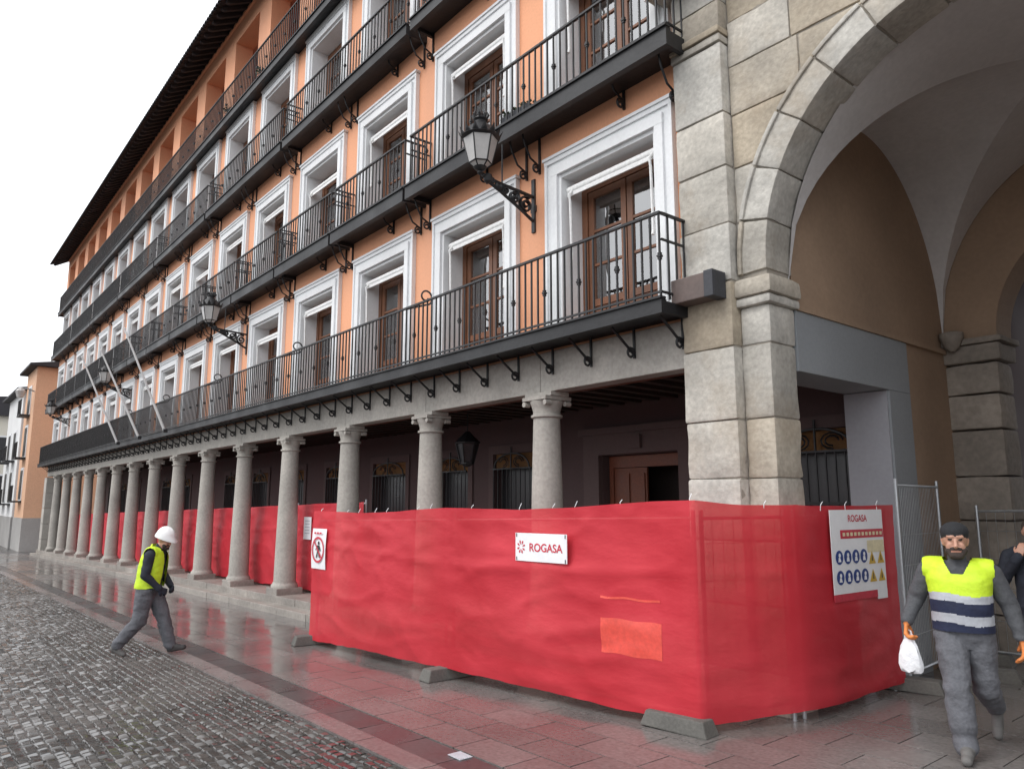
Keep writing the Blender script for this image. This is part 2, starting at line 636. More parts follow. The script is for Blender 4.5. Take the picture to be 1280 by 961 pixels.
x = 2.0
while x > -44:
    L_ = random.uniform(.9, 1.2) if x > -24 else 3.0
    slab('kerb_stone', x - L_, x, 3.38, 3.62, 'kerb_pink', .008)
    x -= L_
x = 2.0
while x > -44:
    L_ = random.uniform(.6, .8) if x > -16 else 3.0
    slab('gutter_stone', x - L_, x, 3.62, 3.98, 'gutter', -.006)
    x -= L_
paving = MB()
for r in range(6):
    y0 = 3.98 + r * .41
    x = 2.0 - (r % 2) * .35
    while x > -56:
        L_ = .70 if x > -21 else 2.4
        if x > -21:
            slab('paving_slab', x - L_, x, y0, y0 + .41, 'paver')
        else:
            g = .006
            paving.hexa([(x - L_ + g, y0 + g, gz(x - L_) - .05), (x - g, y0 + g, gz(x) - .05), (x - g, y0 + .41 - g, gz(x) - .05), (x - L_ + g, y0 + .41 - g, gz(x - L_) - .05)],
                        [(x - L_ + g, y0 + g, gz(x - L_)), (x - g, y0 + g, gz(x)), (x - g, y0 + .41 - g, gz(x)), (x - L_ + g, y0 + .41 - g, gz(x - L_))])
        x -= L_
# floor inside the passage
for r in range(15):
    y0 = 6.44 + r * .5
    x = 2.0 - (r % 2) * .4
    while x > -4.9:
        if y0 < 9.5:
            slab('paving_slab', x - .8, x, y0, y0 + .5, 'paver')
        else:
            paving.box(x - .79, x - .01, y0 + .006, y0 + .494, gz(x) - .05, gz(x))
        x -= .8
o = paving.build('paving_beyond', 'paver', pavement)
o['kind'] = 'stuff'

# ------------------------------------------------------------------ orange arcaded building
bld = empty('arcaded_building', (-29.3, 7, gz(-29.3)), 'long orange plastered building with iron balconies above a stone column arcade', 'building')


def holes_wall(x0, x1, z0, z1, holes, y, d):
    m_ = MB()
    xs = sorted({x0, x1, *[h[0] for h in holes], *[h[1] for h in holes]})
    zs = sorted({z0, z1, *[h[2] for h in holes], *[h[3] for h in holes]})
    xs = [v for v in xs if x0 <= v <= x1]
    for i in range(len(xs) - 1):
        for j in range(len(zs) - 1):
            cx, cz = (xs[i] + xs[i + 1]) / 2, (zs[j] + zs[j + 1]) / 2
            if any(h[0] < cx < h[1] and h[2] < cz < h[3] for h in holes):
                continue
            m_.quad((xs[i], y, zs[j]), (xs[i + 1], y, zs[j]), (xs[i + 1], y, zs[j + 1]), (xs[i], y, zs[j + 1]))
    for a, b, c, e in holes:
        m_.quad((a, y, c), (a, y, e), (a, y + d, e), (a, y + d, c))
        m_.quad((b, y, c), (b, y + d, c), (b, y + d, e), (b, y, e))
        m_.quad((a, y, e), (b, y, e), (b, y + d, e), (a, y + d, e))
        m_.quad((a, y, c), (a, y + d, c), (b, y + d, c), (b, y, c))
    return m_


F1, F2, F3, F4 = 4.23, 7.55, 10.85, 13.68
HO = {1: 2.46, 2: 2.36, 3: 2.42}
FL = {1: F1, 2: F2, 3: F3}
holes = []
for xc in WC:
    for l in (1, 2, 3):
        holes.append((xc - .92, xc + .92, FL[l], FL[l] + HO[l]))
    holes.append((xc - 1.03, xc + 1.03, F4, 16.58))
W0(holes_wall(XL, XR, 4.11, 17.35, holes, 7.0, .55), 'wall', 'orange_plaster', bld)
# body behind the facade: end wall, back, loggia lining, dark rooms
m_ = MB()
m_.box(XL, XL + .4, 7.56, 16, 3.98, 17)
m_.box(XL, -4.7, 15.6, 16, -1.3, 17)
m_.box(-4.7, .7, 15.6, 16, 6.7, 17)
W0(m_, 'side_wall', 'orange_plaster', bld)
m_ = MB()
m_.box(XL + .4, XR, 8.25, 8.3, 13.6, 17.1)
m_.box(XL + .4, XR, 7.56, 8.25, 16.60, 16.66)
m_.box(XL + .4, XR, 7.56, 8.25, 13.55, 13.66)
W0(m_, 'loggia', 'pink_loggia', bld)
W0(MB().box(XL + .4, XR, 8.1, 8.15, 4.0, 13.5), 'room_back', 'dark_room', bld)
m_ = MB()
for z in (F1, F2, F3):
    m_.box(XL + .4, XR, 7.56, 8.1, z - .09, z - .01)
    m_.box(XL + .4, XR, 7.56, 8.1, z + 2.75, z + 2.85)
W0(m_, 'floor_slab', 'dark_room', bld)
for i, xc in enumerate(WC):
    W0(MB().box(xc - .75, xc + .55, 8.20, 8.248, F4, F4 + 2.1), 'loggia_door', 'wood_brown', bld)

# --- windows: surround, awning roller, brown double doors with panes and curtains


def window_parts(l):
    ho = HO[l]
    P = {}
    m_ = MB()
    hw, ow = .90, 1.17
    for s in (-1, 1):
        a, b = (s * hw, s * ow)
        m_.box(min(a, b), max(a, b), -.06, .0, 0, ho + .25)
        a, b = (s * (hw + .002), s * (hw + .13))
        m_.box(min(a, b), max(a, b), -.095, -.058, 0, ho + .12)
        a, b = (s * (ow - .045), s * (ow + .004))
        m_.box(min(a, b), max(a, b), -.085, -.058, 0, ho + .252)
        a, b = (s * .85, s * .905)
        m_.box(min(a, b), max(a, b), -.05, .40, 0, ho - .02)      # reveal lining
    m_.box(-hw + .002, hw - .002, -.06, 0, ho - .02, ho + .25)
    m_.box(-hw - .134, hw + .134, -.098, -.061, ho - .02, ho + .124)
    m_.box(-ow - .008, ow + .008, -.088, -.061, ho + .19, ho + .2565)
    m_.box(-ow - .03, ow + .03, -.11, -.002, ho + .257, ho + .30)
    m_.box(-.90, .90, -.04, .40, ho - .075, ho - .018)
    P['window'] = m_.mesh('window', 'white_trim')
    top = ho - .10
    m_ = MB()
    y0, y1 = .36, .46
    m_.box(-.85, -.74, y0, y1, 0, top)
    m_.box(.74, .85, y0, y1, 0, top)
    m_.box(-.74, .74, y0, y1, top - .14, top)
    m_.box(-.74, .74, y0 - .01, y1, 0, .05)
    P['frame'] = m_.mesh('frame', 'wood_brown')
    leafs = []
    zt = top - .15
    m_ = MB()                                                    # leaf in local x 0..0.735
    W_ = .732
    m_.box(.008, .105, 0, .06, .055, zt)
    m_.box(W_ - .10, W_ - .008, 0, .06, .055, zt)
    m_.box(.105, W_ - .10, 0, .06, zt - .10, zt)
    m_.box(.105, W_ - .10, 0, .06, .055, .17)
    m_.box(.105, W_ - .10, 0, .06, .50, .60)
    m_.box(.105, W_ - .10, .02, .04, .17, .50)                   # lower panel
    for a in (0, 1):                                            # carved fields
        xa = .125 + a * .21
        m_.box(xa, xa + .185, .004, .022, .20, .33)
        m_.box(xa, xa + .185, .004, .022, .35, .48)
    ph = (zt - .10 - .60) / 3
    for k in (1, 2):
        m_.box(.105, W_ - .10, .004, .05, .60 + k * ph - .018, .60 + k * ph + .018)
    P['leaf'] = m_.mesh('door_leaf', 'wood_brown')
    P['pane'] = MB().box(.10, W_ - .095, .026, .034, 0, ph - .03).mesh('pane', 'glass_pane')
    P['ph'] = ph
    for kk, (mt, a, b) in enumerate((('curtain', .09, .645), ('curtain', .09, .40), ('curtain', .33, .645))):
        m_ = MB()
        n_ = 26
        vs = []
        for k in range(n_ + 1):
            xx = a + (b - a) * k / n_
            yy = .066 + .012 * math.sin(k * 1.25 + kk) + .006 * math.sin(k * .6)
            vs += [(xx, yy, .3), (xx, yy, zt - .1)]
        m_.add(vs, [(2 * k, 2 * k + 2, 2 * k + 3, 2 * k + 1) for k in range(n_)])
        P['curtain%d' % kk] = m_.mesh('curtain', 'curtain', smooth=True)
    m_ = MB()
    m_.tube([(-.84, .10, 0), (.84, .10, 0)], .062, 12)
    m_.box(-.84, .84, .055, .075, -.10, 0)                      # hanging hem
    P['awning'] = m_.mesh('awning', 'awning_white', smooth=True)
    P['arm'] = MB().tube([(0, .06, 0), (0, -.02, -.10), (0, .0, -.22), (0, .02, -1.05), (0, .0, -1.12)], .020, 6).mesh('awning_arm', 'awning_white')
    return P


WP = {l: window_parts(l) for l in (1, 2, 3)}
rw = random.Random(3)
for l in (1, 2, 3):
    P = WP[l]
    for i, xc in enumerate(WC):
        wo_ = place(P['window'], 'window', bld, (xc, 7, FL[l]))
        place(P['frame'], 'frame', wo_, (xc, 7, FL[l] + .002))
        for s in (0, 1):
            lx = xc - .735 + s * .738
            lf = place(P['leaf'], 'door_leaf', wo_, (lx, 7.375, FL[l] + .002))
            for k in range(3):
                place(P['pane'], 'pane', wo_, (lx, 7.375, FL[l] + .60 + k * P['ph'] + .015))
            if l < 3:
                kk = rw.choice((0, 0, 0, 1, 2)) if i > 2 else 0
                place(P['curtain%d' % kk], 'curtain', wo_, (lx, 7.375, FL[l]))
            elif rw.random() < .5:
                place(P['curtain0'], 'curtain', wo_, (lx, 7.375, FL[l]))
        if l < 3:
            za = FL[l] + HO[l] - .24 - rw.random() * .05 - (.22 if (l, i) in ((1, 4), (2, 3), (2, 6), (1, 9)) else 0)
            place(P['awning'], 'awning', wo_, (xc, 7, za))
            place(P['arm'], 'awning_arm', wo_, (xc - .74, 7.02, za))
            place(P['arm'], 'awning_arm', wo_, (xc + .74, 7.02, za))

# --- arcade: columns, lintel, steps, floor, ceiling, back wall
COLX = [-7.86 - BAY * i for i in range(15)]
cap_m = MB().lathe([(.195, -.30), (.225, -.285), (.225, -.255), (.195, -.245), (.195, -.20), (.215, -.13), (.242, -.07), (.242, -.055)], 24)
cap_m.box(-.25, .25, -.245, .245, -.05, 0)
for s in (-1, 1):
    for t in (-1, 1):
        cap_m.tube([(s * .222, t * .19 - .05, -.095), (s * .222, t * .19 + .05, -.095)], .038, 10)
cap_m.box(-.28, .28, -.17, .17, .002, .06)
cap_mesh = cap_m.mesh('capital', 'stone_column', smooth=True)
plinth_mesh = MB().box(-.31, .31, -.31, .31, 0, .44).mesh('plinth', 'stone_step', bevel=.02)
TOPC = 3.47
for cx in COLX:
    zb = gz(cx) + .44
    Hs = TOPC - .28 - zb
    prof = [(.30, 0), (.30, .05), (.275, .08), (.262, .10), (.262, .12)]
    for k in range(9):
        t = k / 8
        prof.append((.248 - .058 * t ** 1.35, .12 + (Hs - .12) * t))
    c_ = MB().lathe(prof, 28).build('column', 'stone_column', bld, (cx, 7.05, zb), smooth=True)
    place(cap_mesh, 'capital', c_, (cx, 7.05, TOPC))
    place(plinth_mesh, 'plinth', c_, (cx, 7.05, gz(cx) - .0))
# end pier at the far corner
for k in range(5):
    zz = gz(-52.9)
    hh = (3.47 - zz) / 5
    W0(MB().box(-53.4, -52.55, 6.8, 7.6, zz + hh * k + .004, zz + hh * (k + 1) - .004), 'corner_stone', 'stone_column', bld, bevel=.03)
# lintel stones between columns
edges = [XR] + COLX + [XL]
for a, b in zip(edges[:-1], edges[1:]):
    W0(MB().box(b + .004, a - .004, 6.93, 7.20, 3.535, 4.10), 'lintel', 'stone_column', bld, bevel=.012)
W0(MB().box(XL, XR, 7.21, 7.30, 3.535, 3.95), 'lintel_beam', 'wood_red', bld)
# ceiling boards and joists
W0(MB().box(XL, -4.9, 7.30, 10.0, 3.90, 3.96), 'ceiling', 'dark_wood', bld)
jm = MB().box(-.07, .07, -1.34, 1.34, 0, .17).mesh('joist', 'dark_wood')
x = -5.1
while x > XL:
    place(jm, 'joist', bld, (x, 8.645, 3.73))
    x -= .40
# arcade floor and two steps, following the slope of the square
fl = MB()
for k in range(25):
    xa, xb = -5.3 - k * 2, -5.3 - (k + 1) * 2
    fl.hexa([(xb, 6.98, gz(xb) - .1), (xa, 6.98, gz(xa) - .1), (xa, 10, gz(xa) - .1), (xb, 10, gz(xb) - .1)],
            [(xb, 6.98, gz(xb) + .292), (xa, 6.98, gz(xa) + .292), (xa, 10, gz(xa) + .292), (xb, 10, gz(xb) + .292)])
afl = W0(fl, 'arcade_floor', 'stone_step', bld)
for (ya, yb, zt) in ((6.40, 6.74, .14), (6.72, 7.0, .29)):
    x = -5.35
    while x > -53.4:
        L_ = random.uniform(1.3, 1.7)
        xa, xb = x - .004, max(x - L_, -53.4) + .004
        j = random.uniform(-.008, .008)
        m_ = MB().hexa([(xb, ya + j, gz(xb) - .1), (xa, ya + j, gz(xa) - .1), (xa, yb, gz(xa) - .1), (xb, yb, gz(xb) - .1)],
                       [(xb, ya + j, gz(xb) + zt), (xa, ya + j, gz(xa) + zt), (xa, yb, gz(xa) + zt), (xb, yb, gz(xb) + zt)])
        W0(m_, 'step_stone', 'stone_step', bld, bevel=.012)
        x -= L_
# back wall of the arcade: portal, grilled windows
GW = [(-5.42, .62), (-12.2, .66), (-14.45, .66), (-17.35, .85)] + [(-20.4 - BAY * k, .7) for k in range(11)]
bh = [(x - w_, x + w_, gz(x) + .75, 3.02) for x, w_ in GW] + [(-9.62, -7.82, -.2, 2.84)]
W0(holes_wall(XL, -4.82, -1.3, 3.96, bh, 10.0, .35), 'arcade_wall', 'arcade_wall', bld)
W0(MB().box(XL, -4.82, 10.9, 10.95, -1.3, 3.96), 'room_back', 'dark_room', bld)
m_ = MB()                                                        # stone portal round the door
m_.box(-10.02, -9.63, 9.90, 9.998, .2, 3.22)
m_.box(-7.81, -7.42, 9.90, 9.998, .2, 3.22)
m_.box(-9.63, -7.81, 9.90, 9.998, 2.85, 3.22)
m_.box(-10.12, -7.32, 9.86, 9.997, 3.222, 3.34)
m_.box(-8.86, -8.58, 9.84, 9.899, 2.93, 3.17)
W0(m_, 'portal', 'arcade_trim', bld)
dr = W0(MB().box(-9.60, -7.84, 10.16, 10.24, 2.62, 2.83).box(-9.60, -9.50, 10.16, 10.24, .12, 2.62).box(-7.94, -7.84, 10.16, 10.24, .12, 2.62), 'door', 'wood_red', bld)
m_ = MB().box(-9.49, -8.72, 10.18, 10.22, .12, 2.61)
for a in range(2):
    for b in range(3):
        m_.box(-9.42 + a * .36, -9.12 + a * .36, 10.155, 10.181, .3 + b * .78, .95 + b * .78)
W0(m_, 'door_leaf', 'wood_red', dr)
for (gx, gw) in GW:
    zb = gz(gx) + .75
    m_ = MB()
    nbar = 11 if gw > .7 else 9
    for k in range(nbar):
        bx = gx - gw + .06 + k * (2 * gw - .12) / (nbar - 1)
        m_.tube([(bx, 9.93, zb), (bx, 9.93, 2.72)], .013, 5)
    for z in (zb + .05, zb + .75, zb + 1.35, 2.70):
        m_.box(gx - gw + .02, gx + gw - .02, 9.915, 9.945, z - .015, z + .015)
    pts = [(gx + (gw - .08) * math.cos(a), 9.93, 2.72 + .30 * math.sin(a)) for a in [math.pi * k / 12 for k in range(13)]]
    m_.tube(pts, .02, 5)
    for s in (-1, 1):
        for rr in (.10, .16):
            m_.tube([(gx + s * .25 + rr * math.cos(a) * s, 9.92, 2.84 + rr * .7 * math.sin(a)) for a in [k * .6 for k in range(9)]], .014, 4)
    m_.tube([(gx, 9.92, 2.7), (gx, 9.92, 3.15)], .018, 5)
    gi = W0(m_, 'grille', 'black_iron', bld)
    W0(MB().box(gx - gw, gx + gw, 10.05, 10.09, 2.70, 3.02), 'window_header', 'ochre_header', bld)
    W0(MB().box(gx - gw, gx + gw, 10.22, 10.26, zb, 2.70), 'pane', 'window_dark', bld)
    m_ = MB().box(gx - gw - .16, gx - gw - .002, 9.955, 9.998, zb - .1, 3.2).box(gx + gw + .002, gx + gw + .16, 9.955, 9.998, zb - .1, 3.2)
    m_.box(gx - gw - .002, gx + gw + .002, 9.955, 9.998, 3.025, 3.2)
    W0(m_, 'window_trim', 'arcade_trim', bld)

# --- balconies
BAL = []                                                          # every baluster (x, y, z0, h, balcony)


def scroll(m_, c, r0, r1, turns, plane='yz', rad=.016, start=0, n=22, flip=1):
    pts = []
    for k in range(n + 1):
        t = k / n
        a = start + flip * 2 * math.pi * turns * t
        r = r0 + (r1 - r0) * t
        if plane == 'yz':
            pts.append((c[0], c[1] + r * math.cos(a), c[2] + r * math.sin(a)))
        else:
            pts.append((c[0] + r * math.cos(a), c[1], c[2] + r * math.sin(a)))
    m_.tube(pts, rad, 5)


def balcony(name, x0, x1, yf, zf, th, hr, sp=.131, ends=(True, True), lip=.04):
    m_ = MB()
    m_.box(x0, x1, yf, 6.998, zf - .05, zf)                       # floor plate
    m_.box(x0 - .02, x1 + .02, yf - lip, yf + .05, zf - th, zf + .012)   # fascia
    m_.box(x0 - .03, x1 + .03, yf - lip - .03, yf + .03, zf + .013, zf + .04)   # nosing
    m_.box(x0, x0 + .06, yf + .05, 6.998, zf - th + .02, zf - .05)
    m_.box(x1 - .06, x1, yf + .05, 6.998, zf - th + .02, zf - .05)
    m_.box(x0 + .06, x1 - .06, yf + .05, 6.998, zf - th * .55, zf - .051)
    b_ = W0(m_, name, 'slab_dark', bld)
    r_ = MB()
    yr = yf + .03
    zt = zf + hr
    r_.box(x0 + .02, x1 - .02, yr - .022, yr + .022, zt - .03, zt)
    r_.box(x0 + .02, x1 - .02, yr - .012, yr + .012, zf + .10, zf + .125)
    for e, xe in zip(ends, (x0 + .03, x1 - .03)):
        if e:
            r_.box(xe - .02, xe + .02, yr + .023, 6.99, zt - .028, zt - .002)
            r_.box(xe - .012, xe + .012, yr + .023, 6.99, zf + .10, zf + .125)
            r_.box(xe - .011, xe + .011, yr + .023, 6.99, zf + .72, zf + .745)
            n_ = max(2, int((7 - yr) / .14))
            for k in range(1, n_):
                yy = yr + (7 - yr) * k / n_
                r_.box(xe - .010, xe + .010, yy - .010, yy + .010, zf + .04, zt - .03)
    W0(r_, 'railing', 'black_iron', b_)
    n_ = int(round((x1 - x0 - .08) / sp))
    for k in range(n_ + 1):
        BAL.append((x0 + .04 + (x1 - x0 - .08) * k / n_, yr, zf + .04, hr - .065, b_))
    return b_


# level one: one long balcony
b1 = balcony('balcony', XL + .0, -5.19, 6.40, F1, .15, 1.06, lip=.04)
# level two: first one spans two windows, then one per window
cuts2 = [-5.03, -11.02] + [-11.02 - BAY * k for k in range(1, 14)]
lev2 = []
for a, b in zip(cuts2[:-1], cuts2[1:]):
    lev2.append(balcony('balcony', b + .06, a - .06, 6.52, F2, .22, 1.0))
lev2.append(balcony('balcony', XL + .05, cuts2[-1] - .1, 6.52, F2, .22, 1.0))
cuts3 = [-5.05] + [-5.05 - BAY * 2 * k - .0 for k in range(1, 9)]
cuts3[-1] = XL - .1
for a, b in zip(cuts3[:-1], cuts3[1:]):
    balcony('balcony', b + .09, a - .09, 6.56, F3, .19, 1.0)
balcony('balcony', XL + .02, -5.1, 6.68, F4, .17, 1.06, lip=.03)

bal_a = MB().box(-.0105, .0105, -.0105, .0105, 0, 1)
for zz, rr in ((.46, .019), (.49, .026), (.52, .019)):
    bal_a.box(-rr, rr, -rr, rr, zz - .012, zz + .012)
bal_b = MB().box(-.0105, .0105, -.0105, .0105, 0, 1).mesh('baluster', 'black_iron')
bal_a = bal_a.mesh('baluster', 'black_iron')


def appar(b):
    p = proj((b[0], b[1], b[2] + b[3] / 2))
    return -1 if (p is None or p[1] < -40 or p[0] < -40 or p[0] > 1320) else 930 / p[2]


order = sorted(range(len(BAL)), key=lambda i: -appar(BAL[i]))
near_b = set(order[:300])
far_m = MB()
for i, b in enumerate(BAL):
    if i in near_b:
        o = place(bal_a if i % 5 == 2 else bal_b, 'baluster', b[4], b[:3])
        o.scale = (1, 1, b[3])
    else:
        far_m.box(b[0] - .0105, b[0] + .0105, b[1] - .0105, b[1] + .0105, b[2], b[2] + b[3])
        if i % 5 == 2:
            z_ = b[2] + .49 * b[3]
            far_m.box(b[0] - .022, b[0] + .022, b[1] - .022, b[1] + .022, z_ - .03, z_ + .03)
o = W0(far_m, 'balusters_beyond', 'black_iron', bld)
o['kind'] = 'stuff'

# iron brackets: under the long balcony strap + brace + curl; pairs of curled straps above
m_ = MB()
m_.box(-.016, .016, -.02, .0, -.40, 0)
m_.tube([(0, -.03, -.34), (0, -.48, -.02)], .018, 5)
scroll(m_, (0, -.075, -.34), .075, .025, 1.4, 'yz', .016, 0)
br1 = m_.mesh('bracket', 'black_iron')
x = -5.32
while x > XL:
    place(br1, 'bracket', bld, (x, 6.925, F1 - .07))
    x -= BAY / 4
m_ = MB()
m_.box(-.016, .016, -.03, .0, -.56, 0)
m_.tube([(0, -.03, -.44), (0, -.20, -.36), (0, -.30, -.18), (0, -.36, 0)], .016, 5)
scroll(m_, (0, -.085, -.50), .08, .02, 1.5, 'yz', .017, 0)
br2 = m_.mesh('bracket', 'black_iron')
for zf, th in ((F2, .13), (F3, .11)):
    for i in range(NB - 1):
        for dx in (-.15, .15):
            place(br2, 'bracket', bld, (WC[i] - BAY / 2 + dx, 6.997, zf - th))
    place(br2, 'bracket', bld, (-5.33, 6.997, zf - th))
    for i in range(NB):
        place(br2, 'bracket', bld, (WC[i] + .35, 6.997, zf - th + .3))
# stays with a curl from the long railing
m_ = MB()
m_.tube([(0, 0, -.03), (0, .22, .05), (0, .36, .10)], .018, 5)
scroll(m_, (0, .37, .25), .15, .05, 1.2, 'yz', .017, -1.7)
st = m_.mesh('stay_scroll', 'black_iron')
for x in (-10.72, -16.2, -21.8, -27.2, -32.6):
    place(st, 'stay_scroll', b1, (x, 6.43, F1 + 1.06))

# --- eave and roof
W0(MB().prism_x([(7.01, 17.33), (7.01, 17.49), (6.12, 16.94), (6.12, 16.90)], XL - .35, 1.6), 'eave_board', 'roof_tile', bld)
rm = MB().prism_x([(7.0, 17.22), (7.0, 17.315), (6.18, 16.88), (6.18, 16.80), (6.28, 16.79)], -.055, .055).mesh('rafter', 'roof_tile')
x = -5.2
while x > XL - .3:
    place(rm, 'rafter', bld, (x, 0 + 7 - 7, 0))
    x -= .42
rf = MB()
rf.quad((XL - .35, 6.09, 16.94), (1.6, 6.09, 16.94), (1.6, 12, 20.0), (XL - .35, 12, 20.0))
rf.quad((XL - .35, 12, 20.0), (1.6, 12, 20.0), (1.6, 16.6, 17.2), (XL - .35, 16.6, 17.2))
roof = W0(rf, 'roof', 'roof_tile', bld)
tl = MB()
x = XL - .3
while x < 1.5:
    arc = [(math.cos(a) * .085, math.sin(a) * .075) for a in [math.pi * k / 5 for k in range(6)]]
    v0 = [(x + ax, 6.00, 16.87 + az) for ax, az in arc]
    v1 = [(x + ax * .85, 7.0, 17.46 + az) for ax, az in arc]
    v0b = [(x + ax * .72, 6.00, 16.87 + az * .6) for ax, az in arc]
    tl.add(v0 + v1, [(k, k + 1, 7 + k, 6 + k) for k in range(5)])
    tl.add(v0 + v0b, [(k, 6 + k, 7 + k, k + 1) for k in range(5)])
    arc2 = [(math.cos(a) * .085, -math.sin(a) * .06) for a in [math.pi * k / 4 for k in range(5)]]
    v0 = [(x + .105 + ax, 6.03, 16.88 + az) for ax, az in arc2]
    v1 = [(x + .105 + ax, 7.0, 17.44 + az) for ax, az in arc2]
    tl.add(v0 + v1, [(k, k + 1, 6 + k, 5 + k) for k in range(4)])
    x += .21
o = W0(tl, 'eave_tiles', 'roof_tile', bld)
o['kind'] = 'stuff'
W0(MB().box(XL, XR, 6.93, 7.0, 17.16, 17.24), 'cornice', 'orange_plaster', bld)

# ------------------------------------------------------------------ stone archway with vaulted passage
arc = empty('stone_archway', (-2.0, 7.2, 0), 'stone block archway with groin vaulted passage beside the orange building', 'archway')
AX, AZ, AR = -2.0, 4.58, 2.24
rs = random.Random(11)


def stone(m_, mat='stone_pier', bevel=.028, name='stone_block'):
    o = W0(m_, name, mat, arc, bevel=bevel, smooth=True)
    if name == 'moulding':
        return o
    me = o.data
    bm = bmesh.new()
    bm.from_mesh(me)
    bmesh.ops.triangulate(bm, faces=[f for f in bm.faces if len(f.verts) > 4])
    for _ in range(2):
        bmesh.ops.subdivide_edges(bm, edges=[e for e in bm.edges if e.calc_length() > .16], cuts=1, use_grid_fill=True)
        bmesh.ops.triangulate(bm, faces=[f for f in bm.faces if len(f.verts) > 4])
    bm.normal_update()
    org = ORG[o]
    for v_ in bm.verts:
        p = v_.co + org
        v_.co += v_.normal * (.010 * noise.noise(p * 3.1) + .008 * noise.noise(p * 9.0) - .010 * max(0, noise.noise(p * 5.3 + Vector((3, 1, 7))) - .25) * 3)
    for f in bm.faces:
        f.smooth = True
    bm.to_mesh(me)
    bm.free()
    return o


def pier(xa, xb, xc, sgn):
    """pilaster from xa to xb, recessed strip from xb to xc next to the opening"""
    zj = [-.12, .30, .95, 1.60, 2.25, 2.88, 3.68, 4.42, 5.09, 5.77, 6.42, 7.28]
    for a, b in zip(zj[:-1], zj[1:]):
        j = rs.uniform(-.012, .012)
        lo, hi = sorted((xa, xb))
        stone(MB().box(lo, hi, 6.86 + j, 7.32, a + .003, b - .003), bevel=rs.uniform(.022, .038))
    lo, hi = sorted((xa, xb))
    # moulded string course on the pilaster, then the plain top
    stone(MB().box(lo - .01, hi + .01, 6.825, 7.3, 7.285, 7.38), bevel=.02)
    stone(MB().box(lo - .02, hi + .02, 6.80, 7.3, 7.385, 7.47), bevel=.02)
    stone(MB().box(lo, hi, 6.85, 7.3, 7.475, 7.82))
    stone(MB().box(lo, hi, 6.85, 7.3, 7.825, 8.16))
    stone(MB().box(lo - .16, hi + .16, 6.62, 7.3, 8.165, 8.28), bevel=.03)
    stone(MB().box(lo - .30, hi + .30, 6.48, 7.3, 8.285, 8.46), bevel=.03)
    zj2 = [-.12, .30, .95, 1.60, 2.25, 2.88, 3.68]
    for a, b in zip(zj2[:-1], zj2[1:]):
        j = rs.uniform(-.01, .01)
        lo, hi = sorted((xb, xc + sgn * j))
        stone(MB().box(lo + .003, hi - .003, 6.99, 7.5, a + .003, b - .003), bevel=rs.uniform(.022, .038))
    lo, hi = sorted((xb, xc))
    stone(MB().box(lo + .003, hi, 7.0, 7.5, 3.686, 4.10), bevel=.03)
    e = .05
    lo, hi = sorted((xb - sgn * .02, xc + sgn * e))
    stone(MB().box(lo, hi, 6.935, 7.54, 4.105, 4.20), bevel=.03)
    stone(MB().box(lo, hi + (.03 if sgn > 0 else 0), 6.905, 7.56, 4.205, 4.415), bevel=.05)


pier(-5.28, -4.60, AX - AR, 1)
pier(1.28, .60, AX + AR, -1)
# arch stones
ang = [182.5] + [168.5 - 13.65 * k for k in range(12)] + [-2.5]
for i in range(len(ang) - 1):
    a0, a1 = math.radians(ang[i]), math.radians(ang[i + 1])
    g = .004
    th = [a0 - g + (a1 - a0 + 2 * g) * k / 4 for k in range(5)]
    pt = lambda r, t: (AX + r * math.cos(t), max(4.425, AZ + r * math.sin(t)))
    jit = rs.uniform(-.008, .008)
    poly = [pt(AR, t) for t in th] + [pt(AR + .30, t) for t in reversed(th)]
    stone(MB().prism_y(poly, 6.98 + jit, 7.5), bevel=.018, name='voussoir')
    poly = [pt(AR + .295, t) for t in th] + [pt(AR + .345, t) for t in reversed(th)]
    stone(MB().prism_y(poly, 6.955 + jit, 7.3), bevel=.012, name='moulding')
# spandrel stones
RO = AR + .352
zr = [4.425, 5.09, 5.74, 6.38, 6.98, 7.55, 8.1, 8.7]


def circ_x(z):
    d = RO * RO - (z - AZ) ** 2
    return math.sqrt(d) if d > 0 else None


for a, b in zip(zr[:-1], zr[1:]):
    a2, b2 = a + .005, b - .005
    zs_ = [a2 + (b2 - a2) * k / 8 for k in range(9)]
    for sgn in (-1, 1):
        xo = AX + sgn * 2.595
        ins = []
        for z in zs_:
            c_ = circ_x(z)
            ins.append((AX + sgn * (c_ if c_ else .006), z))
        ins = [(min(x, AX - .006) if sgn < 0 else max(x, AX + .006), z) for x, z in ins]
        wmax = abs(xo - ins[-1][0])
        if wmax < .05:
            continue
        # cut the course into blocks
        cutsx = [xo]
        xx = xo
        while abs(AX - xx) > 0 and abs(xx - ins[-1][0]) > 1.25:
            xx = xx - sgn * rs.uniform(.7, .95)
            cutsx.append(xx)
        cutsx.append(None)
        for c0, c1 in zip(cutsx[:-1], cutsx[1:]):
            poly = []
            if sgn < 0:
                rgt = [(x if c1 is None else min(x, c1 - .004), z) for x, z in ins]
                lft = c0 + .004
                keep = [(x, z) for x, z in rgt if x - lft > .015]
                if len(keep) < 2:
                    continue
                poly = [(lft, keep[0][1])] + keep + [(lft, keep[-1][1])]
            else:
                lf = [(x if c1 is None else max(x, c1 + .004), z) for x, z in ins]
                rg = c0 - .004
                keep = [(x, z) for x, z in lf if rg - x > .015]
                if len(keep) < 2:
                    continue
                poly = [(rg, keep[0][1])] + keep + [(rg, keep[-1][1])]
            j = rs.uniform(-.01, .01)
            stone(MB().prism_y(poly, 7.0 + j, 7.3), bevel=.02)
